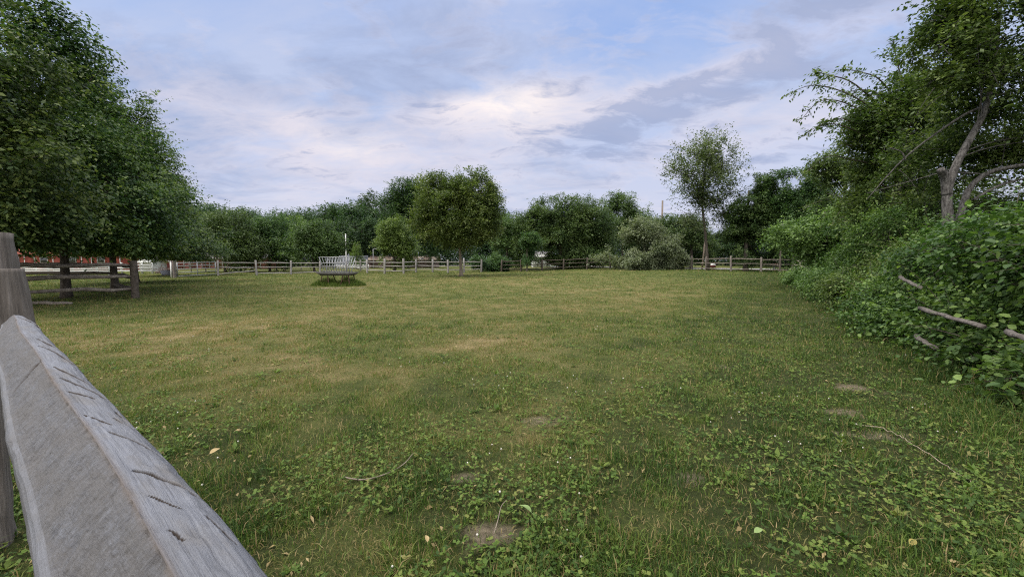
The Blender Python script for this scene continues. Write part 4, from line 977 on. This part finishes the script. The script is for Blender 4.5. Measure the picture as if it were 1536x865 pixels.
    col = mixc(nt, math_(nt, 'MULTIPLY', at_['edge'], math_(nt, 'MULTIPLY', blot, .9)), col, (.105, .080, .060))
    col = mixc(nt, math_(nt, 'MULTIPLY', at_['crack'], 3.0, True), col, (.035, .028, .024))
    b = N(nt, 'ShaderNodeBsdfPrincipled'); b.inputs['Roughness'].default_value = .85; b.inputs['Specular IOR Level'].default_value = .15; L(col, b.inputs['Base Color'])
    bu = N(nt, 'ShaderNodeBump'); bu.inputs['Strength'].default_value = .8; bu.inputs['Distance'].default_value = .0018
    L(math_(nt, 'ADD', fine, math_(nt, 'ADD', grain, sawn)), bu.inputs['Height']); L(bu.outputs[0], b.inputs['Normal']); L(b.outputs[0], out.inputs[0])
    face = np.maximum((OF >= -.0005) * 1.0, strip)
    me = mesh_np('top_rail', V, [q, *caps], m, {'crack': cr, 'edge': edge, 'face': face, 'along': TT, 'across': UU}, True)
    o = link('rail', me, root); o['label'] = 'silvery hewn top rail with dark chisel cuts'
    for h in (.72, .32):
        mb = MB(); split_rail(mb, A * -.8 + Nv * .03 + UP * h, A * 2.15 + Nv * .03 + UP * h, .055, int(h * 100)); mb.obj('rail', M['rail'], root)
    # post at the far end: squared upper shaft above a thicker barky foot
    pc = at(-39, 420, 1.80) - np.array([R0[0], R0[1], 0]); pc[2] = 0
    rz = math.atan2(A[1], A[0]) * .25
    def prism(w0, w1, dep, z0, z1, n, sd, wob):
        rows = np.linspace(0, 1, n); Vv = []
        prof = np.array([(-1, -1), (-.4, -1.03), (.2, -1.0), (1, -.94), (1.03, -.2), (1, .4), (.95, 1), (.2, 1.02), (-.5, 1), (-1, .95), (-1.02, .1)])
        for r in rows:
            w = w0 + (w1 - w0) * r; z = z0 + (z1 - z0) * r
            jit = (vnoise(np.stack([prof[:, 0] * 2, prof[:, 1] * 2, np.zeros(11) + z * 9], -1), sd) - .5) * wob
            Vv.append(np.stack([prof[:, 0] * (w + jit), prof[:, 1] * (dep + jit), np.zeros(11) + z], -1))
        Vv = np.array(Vv); c_, s_ = math.cos(rz), math.sin(rz)
        Vv = np.stack([Vv[..., 0] * c_ - Vv[..., 1] * s_, Vv[..., 0] * s_ + Vv[..., 1] * c_, Vv[..., 2]], -1)
        i = np.arange(n - 1)[:, None] * 11; j = np.arange(11)[None]; j2 = (j + 1) % 11
        return Vv.reshape(-1, 3), [np.stack([i + j, i + j2, i + 11 + j2, i + 11 + j], -1).reshape(-1, 4), ((n - 1) * 11 + np.arange(11))[None], np.arange(11)[::-1][None]]
    mbp = MB(); v, f_ = prism(.075, .085, .06, -.2, 1.0, 22, 3, .012); mbp.add(v + pc - np.array([.05, 0, 0]), f_); v, f_ = prism(.124, .117, .075, .97, 1.478, 18, 3, .012); mbp.add(v + pc, f_)
    po = mbp.obj('post', M['post'], root)
    mbp = MB(); v, f_ = prism(.165, .132, .06, .95, 1.315, 26, 5, .022); mbp.add(v + pc + np.array([.135, -.10, 0]), f_)
    o = mbp.obj('rail_end', M['post'], root)
near_fence()

# ------------------------------------------------------------------ hay feeder
def feeder():
    Y = 22.0; B = gnd(507, Y); r = thing('hay_feeder', 'galvanised hay rack feeder on splayed legs in the tall grass', 'feeder', B, rz=rad(-4))
    W, z0, z1 = 1.62, .72, 1.56
    for s in (-1, 1):
        top, bot = .42 * s, .10 * s
        mb = MB()
        mb.tube([(-W / 2, top, z1), (W / 2, top, z1)], .02, 6).tube([(-W / 2 * .86, bot, z0), (W / 2 * .86, bot, z0)], .02, 6)
        ym = bot + (top - bot) * .62; zm = z0 + (z1 - z0) * .62
        mb.tube([(-W / 2 * .95, ym, zm), (W / 2 * .95, ym, zm)], .014, 6)
        n = 11
        for i in range(n):
            f = i / (n - 1) * 2 - 1
            mb.tube([(f * W / 2, top, z1), (f * W / 2 * .86, bot, z0)], .02 if i in (0, n - 1) else .013, 6)
        mb.obj('rack_side', M['galv'], r, smooth=True)
    for s in (-1, 1):
        MB().tube([(s * W / 2, -.42, z1), (s * W / 2, .42, z1)], .02, 6).tube([(s * W / 2 * .95, -.3, 1.24), (s * W / 2 * .95, .3, 1.24)], .014, 6).obj('rack_end', M['galv'], r, smooth=True)
    # trough: an open tapered tray
    def ring(w, d, z): return [(-w, -d, z), (w, -d, z), (w, d, z), (-w, d, z)]
    V = np.array(ring(1.0, .5, .735) + ring(.80, .34, .57) + ring(.78, .32, .59) + ring(.97, .47, .735))
    q = [[(i + 1) % 4, i, 4 + i, 4 + (i + 1) % 4] for i in range(4)] + [[7, 6, 5, 4], [8, 9, 10, 11]] + [[8 + i, 12 + i, 12 + (i + 1) % 4, 8 + (i + 1) % 4] for i in range(4)] + [[i, (i + 1) % 4, 12 + (i + 1) % 4, 12 + i] for i in range(4)]
    MB().add(V, [q]).obj('trough', M['trough'], r)
    MB().box((0, 0, .742 - .02), (1.66, .05, .04)).obj('crossbar', M['trough'], r)
    for x in (-.58, .58):
        for sx, sy in ((-1, -1), (1, -1), (-1, 1), (1, 1)):
            MB().tube([(x + sx * .16, sy * .3, .57), (x + sx * .27, sy * .42, -.05)], .026, 6).obj('leg', M['rust'], r)
        MB().tube([(x - .22, -.36, .3), (x + .22, -.36, .3)], .014, 5).obj('brace', M['rust'], r)
    rng = np.random.default_rng(9); n = 5200
    u = nrm(rng.normal(size=(n, 2))) * (rng.random(n) ** .5)[:, None]
    x = u[:, 0] * 1.5; y = u[:, 1] * .55 - .1
    h = rng.uniform(.25, .80, n) * (1 - .55 * np.hypot(u[:, 0], u[:, 1]) ** 2) * (.25 + 1.4 * vnoise(np.stack([x * 2.2, y * 2.2, x * 0], -1), 4))
    v, f, a = blades(rng, x, y, np.zeros(n) - .02, h, np.full(n, .016), np.abs(rng.normal(.35, .3, n)), np.clip(rng.normal(.27, .15, n), 0, .65))
    g = link('grass_clump', mesh_np('grass_clump', v, f, M['grass'], {'lv': a})); g.location = Vector(gnd(508, Y).tolist())
    tag(g, 'clump of tall dark green grass growing round the feeder legs', 'grass clump')
feeder()

# ------------------------------------------------------------------ buildings and small far things
def barn(name, label, px0, px1, Y, h, depth, roof_h, wall, roof, trim, doors=3, group=None, cat='barn'):
    a, b = gnd(px0, Y), gnd(px1, Y); w = b[0] - a[0]; B = np.array([(a[0] + b[0]) / 2, Y, min(a[2], b[2])])
    r = thing(name, label, cat, B)
    V = [(-w / 2, 0, -.2), (w / 2, 0, -.2), (w / 2, depth, -.2), (-w / 2, depth, -.2), (-w / 2, 0, h), (w / 2, 0, h), (w / 2, depth, h), (-w / 2, depth, h), (-w / 2, depth / 2, h + roof_h), (w / 2, depth / 2, h + roof_h)]
    MB().add(V, [[[0, 1, 5, 4], [2, 3, 7, 6]], [[1, 2, 6, 9, 5], [3, 0, 4, 8, 7]]]).obj('wall', wall, r)
    e, t = .35, .12; rs = roof_h / (depth / 2)
    mb = MB()
    for s in (0, 1):
        ye = -e if s == 0 else depth + e; ze = h - e * rs + .02
        Vr = [(-w / 2 - e, ye, ze), (w / 2 + e, ye, ze), (w / 2 + e, depth / 2, h + roof_h + .02), (-w / 2 - e, depth / 2, h + roof_h + .02)]
        Vr = Vr + [(x, y, z + t) for x, y, z in Vr]
        mb.add(Vr, [[[0, 3, 2, 1], [4, 5, 6, 7], [0, 1, 5, 4], [1, 2, 6, 5], [2, 3, 7, 6], [3, 0, 4, 7]]])
    mb.obj('roof', roof, r)
    for i in range(doors):
        x = (-.5 + (i + .5) / doors) * w
        MB().box((x, -.03, 1.05), (1.2, .05, 2.1)).obj('door', wall, r)
        MB().box((x - .64, -.04, 1.05), (.09, .07, 2.14)).box((x + .64, -.04, 1.05), (.09, .07, 2.14)).box((x, -.042, 2.14), (1.4, .07, .1)).obj('door_frame', trim, r)
        if i < doors - 1:
            xw = (-.5 + (i + 1) / doors) * w
            wn = MB().box((xw, -.03, 1.5), (1.0, .06, .8)).obj('window', trim, r)
            MB().box((xw, -.066, 1.5), (.84, .02, .64)).obj('pane', M['darkglass'], wn)
    MB().box((0, -.05, h - .12), (w, .06, .16)).obj('trim_board', trim, r)
    return r

def board_fence(name, label, px0, px1, Y, heights, n, mat, bh=.16, ph=1.2):
    a, b = gnd(px0, Y), gnd(px1, Y); r = thing(name, label, 'fence', a)
    for i in range(n + 1):
        p = (b - a) * i / n; MB().box(p + UP * (ph / 2 - .05), (.12, .1, ph + .1)).obj('post', mat, r)
    for h in heights:
        MB().box((b - a) / 2 + UP * h - np.array([0, .072, 0]), ((b - a)[0], .04, bh)).obj('board', mat, r)
    return r

def pole(name, label, cat, px, Y, h, r0, r1, mat, lean=0.0):
    r = thing(name, label, cat, gnd(px, Y)); MB().tube([(0, 0, -.3), (lean * .5, 0, h * .5), (lean, 0, h)], [r0, (r0 + r1) / 2, r1], 8).obj('shaft', mat, r, smooth=True); return r

def car(label, px, Y, rz, paint):
    r = thing('parked_car', label, 'car', gnd(px, Y), rz=rz)
    side = [(-2.15, .35), (-2.2, .75), (-2.05, .95), (-1.2, 1.02), (-.55, 1.45), (.85, 1.47), (1.65, 1.0), (2.15, .88), (2.2, .45), (2.1, .3)]
    V = [(x, -.86 if z < 1.1 else -.68, z) for x, z in side] + [(x, .86 if z < 1.1 else .68, z) for x, z in side]; n = len(side)
    MB().add(V, [[[i, (i + 1) % n, n + (i + 1) % n, n + i] for i in range(n)], [list(range(n))[::-1]], [list(range(n, 2 * n))]]).obj('body', paint, r)
    for s in (-1, 1):
        V = [(-.95, s * .80, 1.05), (1.3, s * .80, 1.06), (.75, s * .715, 1.40), (-.48, s * .715, 1.40)]
        MB().add(V, [[[0, 1, 2, 3] if s < 0 else [3, 2, 1, 0]]]).obj('side_window', M['darkglass'], r)
    for x in (-1.35, 1.35):
        for s in (-1, 1):
            wh = MB().tube([(x, s * .70, .33), (x, s * .9, .33)], .33, 16).obj('wheel', M['tyre'], r, smooth=False)
            MB().tube([(x, s * .90, .33), (x, s * .915, .33)], .19, 12).obj('rim', M['galv'], wh)
    return r

def far_things():
    barn('red_barn', 'long red barn with pale trim behind the dense trees on the left', -60, 196, 52, 2.3, 7, 1.5, M['red'], M['red'], M['offwhite'], 6)
    barn('red_stable', 'low red stable behind the rounded trees and gate fence', 262, 396, 68, 1.75, 6, .8, M['redbrown'], M['roof'], M['offwhite'], 7)
    barn('white_shed', 'small white shed with a sloping roof seen under the dense trees', 212, 226, 50, 1.2, 2.4, .5, M['offwhite'], M['offwhite'], M['white'], 1, cat='shed')
    barn('flat_shed', 'long low brown shed with a tan roof beyond the middle fence', 552, 652, 74, 1.5, 5, .55, M['brown'], M['roof_tan'], M['brown'], 5, cat='shed')
    barn('pale_house', 'pale house partly hidden behind the broad tree boughs', 799, 826, 68, 1.7, 6, .9, M['offwhite'], M['roof'], M['white'], 2, cat='house')
    board_fence('white_board_fence', 'worn white board fence in front of the red barn', 0, 164, 38, (.35, .56, .77, .98), 9, M['offwhite'], .17, 1.1)
    board_fence('short_white_fence', 'short pale board fence ending in a white post beside the dense trees', 168, 229, 41, (.3, .6, .9), 4, M['offwhite'], .15, 1.15)
    board_fence('grey_panel_fence', 'blue grey solid board fence behind the hay feeder', 500, 552, 72, (.3, .56, .82, 1.08, 1.34, 1.6, 1.86, 2.1), 7, M['bluegrey'], .25, 2.25)
    board_fence('low_white_fence', 'low white board fence behind the hay feeder', 506, 553, 62, (.3, .55), 6, M['offwhite'], .17, .75)
    pole('flagpole', 'slender white flagpole against the dark wood', 'flagpole', 520, 64, 5.6, .10, .08, M['white'])
    lp = pole('lamp_post', 'thin grey lamp post above the brown shed', 'lamp post', 560.5, 66, 3.2, .05, .04, M['galv']); MB().tube([(0, 0, 3.2), (.25, 0, 3.3), (.5, 0, 3.28)], .035, 6).box((.5, 0, 3.25), (.3, .14, .07)).obj('lamp_arm', M['galv'], lp)
    u = pole('utility_pole', 'brown wooden utility pole rising behind the silvery bush', 'utility pole', 991, 58, 9.6, .17, .12, M['pole'])
    pole('leaning_pole', 'thin pale leaning pole beside the trunk of the tall sparse tree', 'pole', 1052.5, 46, 4.2, .10, .08, M['bark_light'], .35)
    a = gnd(991, 58) + np.array([.9, 0, 6.0]); b = gnd(1250, 46) + np.array([0, 0, 5.0])
    for k, dz in enumerate((0.0, .45)):
        t = np.linspace(0, 1, 24)[:, None]; p = a + (b - a) * t + UP * (dz - 1.5 * t * (1 - t)); o = MB().tube(p - a, .028, 5).obj('power_cable', M['cable']); o.location = Vector(a.tolist())
        tag(o, ['lower black cable running from the utility pole past the sparse tree', 'upper black cable running from the utility pole past the sparse tree'][k], 'cable')
    # sign beyond the fence corner
    s = thing('cream_sign', 'cream sign board on a short white post behind the slim trunk', 'sign', gnd(1160.5, 40))
    MB().box((0, 0, .55), (.12, .1, 1.3)).box((0, 0, 1.22), (.16, .13, .04)).obj('post', M['white'], s); MB().tube([(-.2, 0, 1.24), (-.2, 0, 1.30), (-.2, 0, 1.40), (-.2, 0, 1.45)], [.03, .10, .10, .02], 10).obj('finial', M['white'], s, smooth=True)
    MB().box((.05, -.08, .82), (1.05, .05, .70)).obj('board', M['signface'], s)
    MB().box((.05, -.11, .70), (.98, .008, .07)).obj('stripe', M['signred'], s)
    # mail box by the road
    mbx = thing('mailbox', 'small dark red mailbox with a pale top beside the thick sparse tree trunk', 'mailbox', gnd(1069, 44))
    mbx.scale = (.8, .8, .8); MB().box((0, 0, .2), (.1, .1, .6)).obj('post', M['post'], mbx)
    th = np.linspace(0, math.pi, 9); ring = np.stack([np.cos(th) * .24, np.zeros(9), .66 + np.sin(th) * .22], 1)
    MB().box((0, 0, .5), (.48, .6, .3)).obj('box', M['darkred'], mbx)
    MB().add(np.concatenate([ring - np.array([0, .31, 0]), ring + np.array([0, .31, 0])]), [[[i, i + 1, 10 + i, 9 + i] for i in range(8)] + [[0, 9, 17, 8]], [list(range(9))[::-1]], [list(range(9, 18))]]).obj('lid', M['white'], mbx)
    car('white car glimpsed under the boughs of the broad tree', 857, 60, rad(8), M['white'])
    # tubs and timber by the gate
    t = thing('water_trough', 'blue grey stock trough just left of the metal gate', 'trough', gnd(253, 36))
    V = [(-.5, -.3, .45), (.5, -.3, .45), (.5, .3, .45), (-.5, .3, .45), (-.42, -.24, 0), (.42, -.24, 0), (.42, .24, 0), (-.42, .24, 0), (-.44, -.25, .44), (.44, -.25, .44), (.44, .25, .44), (-.44, .25, .44), (-.38, -.2, .06), (.38, -.2, .06), (.38, .2, .06), (-.38, .2, .06)]
    MB().add(V, [[[i, 4 + i, 4 + (i + 1) % 4, (i + 1) % 4] for i in range(4)] + [[7, 6, 5, 4], [12, 13, 14, 15]] + [[8 + i, 8 + (i + 1) % 4, 12 + (i + 1) % 4, 12 + i] for i in range(4)] + [[i, (i + 1) % 4, 8 + (i + 1) % 4, 8 + i] for i in range(4)]]).obj('tub', M['bluegrey'], t)
    rng = np.random.default_rng(8); w = MB()
    for i in range(90):
        x, y, z = rng.normal(0, .45), rng.normal(0, .35), abs(rng.normal(0, .3)); dd = nrm(rng.normal(size=3) * np.array([1, .7, .6])) * rng.uniform(.4, .9)
        w.tube([(x, y, z), np.array([x, y, z]) + dd * .5 + rng.normal(0, .05, 3), np.array([x, y, z]) + dd], [.03, .022, .01], 5)
    o = w.obj('brush_pile', M['brown']); o.location = Vector(gnd(249, 42).tolist()); tag(o, 'brown heap of cut brush standing behind the blue grey trough', 'brush pile')
    # bucket behind the near fence
    bk = thing('bucket', 'pale teal bucket on the grass behind the near rail', 'bucket', ground_px(-12, 645))
    th = np.arange(20) / 20 * 2 * np.pi; rg = lambda r, z: np.stack([np.cos(th) * r, np.sin(th) * r, np.zeros(20) + z], 1)
    V = np.concatenate([rg(.10, 0), rg(.135, .27), rg(.142, .275), rg(.142, .285), rg(.128, .285), rg(.095, .012)]); q = [[k * 20 + i, k * 20 + (i + 1) % 20, (k + 1) * 20 + (i + 1) % 20, (k + 1) * 20 + i] for k in range(5) for i in range(20)]
    MB().add(V, [q, [list(range(20))[::-1]], [list(range(100, 120))]]).obj('pail', M['teal'], bk, smooth=False)
    tt = np.linspace(0, math.pi, 12); MB().tube(np.stack([np.cos(tt) * .14, np.sin(tt) * .05 + .02, .27 - np.sin(tt) * .02], 1), .004, 5).obj('handle', M['galv'], bk)
    # the road beyond the fence
    ctr = smooth_path([(8, 75), (13, 60), (20, 53), (30, 49), (45, 45), (70, 40)], 40); tg = nrm(np.gradient(ctr, axis=0)); nn = np.stack([-tg[:, 1], tg[:, 0]], 1)
    def strip(o0, o1, dz):
        rows = np.linspace(o0, o1, 5); P = ctr[:, None] + nn[:, None] * rows[None, :, None]
        V = np.concatenate([P, (terr(P[..., 0], P[..., 1]) + dz)[..., None]], -1).reshape(-1, 3); i = np.arange(39)[:, None] * 5 + np.arange(4)[None]
        return V, np.stack([i, i + 5, i + 6, i + 1], -1).reshape(-1, 4)
    v, q = strip(-3.4, 3.4, .05); tag(link('road', mesh_np('road', v, [q], M['asphalt'])), kind='structure')
    v, q = strip(-.08, .08, .056); tag(link('road_centre_line', mesh_np('road_centre_line', v, [q], M['white'])), kind='structure')
far_things()

# ------------------------------------------------------------------ twigs and fallen leaves in the grass
def litter():
    q = [ground_px(a, b) + UP * z for a, b, z in ((1283, 641, .02), (1318, 648, .04), (1350, 660, .03), (1362, 670, .04), (1400, 695, .045), (1432, 714, .03), (1466, 735, .02))]
    o = MB().tube(smooth_path(q, 40) - q[0] + np.random.default_rng(2).normal(0, .004, (40, 3)), np.linspace(.0038, .002, 40), 7, wob=.3).obj('dry_stick', M['twig'], smooth=True); o.location = Vector(q[0].tolist())
    tag(o, 'long pale dry stick lying in the grass towards the hedge', 'stick')
    q = [ground_px(a, b) + UP * z for a, b, z in ((515, 722, .03), (545, 726, .03), (580, 718, .035), (605, 705, .04), (620, 690, .05))]
    o = MB().tube(smooth_path(q, 24) - q[0], np.linspace(.005, .0022, 24), 6, wob=.2).obj('dark_twig', M['twig_dark'], smooth=True); o.location = Vector(q[0].tolist()); tag(o, 'curved dark twig lying in the grass near the rail', 'twig')
    q = [ground_px(a, b) + UP * z for a, b, z in ((741, 806, .02), (747, 790, .04), (752, 775, .06), (760, 768, .07))]
    o = MB().tube(smooth_path(q, 16) - q[0], np.linspace(.003, .0015, 16), 6).obj('dry_stalk', M['twig_dark'], smooth=True); o.location = Vector(q[0].tolist()); tag(o, 'short dry stem standing up at the bare soil patch', 'stem')
    for a, b, ln, mk, rz, lab in ((323, 688, .065, 'dryleaf', 1.0, 'tan dead leaf on the grass close to the rail'), (640, 824, .04, 'dryleaf', 2.0, 'small ochre leaf standing in the grass by the bare patch'), (788, 778, .075, 'greenleaf', 2.6, 'big pale green leaf lying on the grass'),
                                  (1368, 830, .05, 'yellowleaf', .4, 'yellow leaf low in the dark weeds'), (1137, 812, .05, 'greenleaf', .2, 'light green leaf flat on the darker grass')):
        p = ground_px(a, b) + UP * .055; n = 9; t = np.linspace(0, 1, n); w = np.sin(np.pi * t ** .8) * .27
        mid = np.stack([t - .5, t * 0, .12 * np.sin(t * 3)], 1); lf = mid + np.stack([t * 0, w, w * .35], 1); rt = mid - np.stack([t * 0, w, -w * .3], 1)
        V = np.concatenate([lf, mid, rt]) * ln; qd = [[i, n + i, n + i + 1, i + 1] for i in range(n - 1)] + [[n + i, 2 * n + i, 2 * n + i + 1, n + i + 1] for i in range(n - 1)]
        m = MB().add(V, [qd]); m.tube(np.array([(-.5, 0, 0), (-.62, 0, -.02), (-.75, .03, -.05)]) * ln, .012 * ln, 5)
        o = m.obj('fallen_leaf', M[mk], smooth=True); o.location = Vector(p.tolist()); o.rotation_euler = (.25, -.2, rz); tag(o, lab, 'leaf')
    # many small dead leaf scraps
    rng = np.random.default_rng(21); n = 2600
    y = (.8 ** .5 + rng.random(n) * (13 ** .5 - .8 ** .5)) ** 2; x = rng.uniform(-1, 1, n) * 1.4 * y
    k = (x < hedge_x(y) + .3) & (rng.random(n) < .25 + .75 * sstep(-x / y, .2, .9)); x, y = x[k], y[k]; n = len(x)
    th = rng.uniform(0, 6.28, n); l = rng.uniform(.008, .026, n)[:, None]; p = np.stack([x, y, terr(x, y) + rng.uniform(.008, .035, n)], 1)
    d = np.stack([np.cos(th), np.sin(th), rng.normal(0, .35, n)], 1) * l; w = np.stack([-np.sin(th), np.cos(th), rng.normal(0, .5, n)], 1) * l * .36; c = np.stack([0 * x, 0 * x, l[:, 0] * .25], 1)
    V = np.stack([p - d, p + w + c, p + d, p - w + c], 1).reshape(-1, 3)
    o = link('leaf_litter', mesh_np('leaf_litter', V, [np.arange(n * 4).reshape(-1, 4)], M['grass'], {'lv': np.repeat(rng.uniform(.68, 1.0, n), 4)})); tag(o, kind='stuff')
litter()
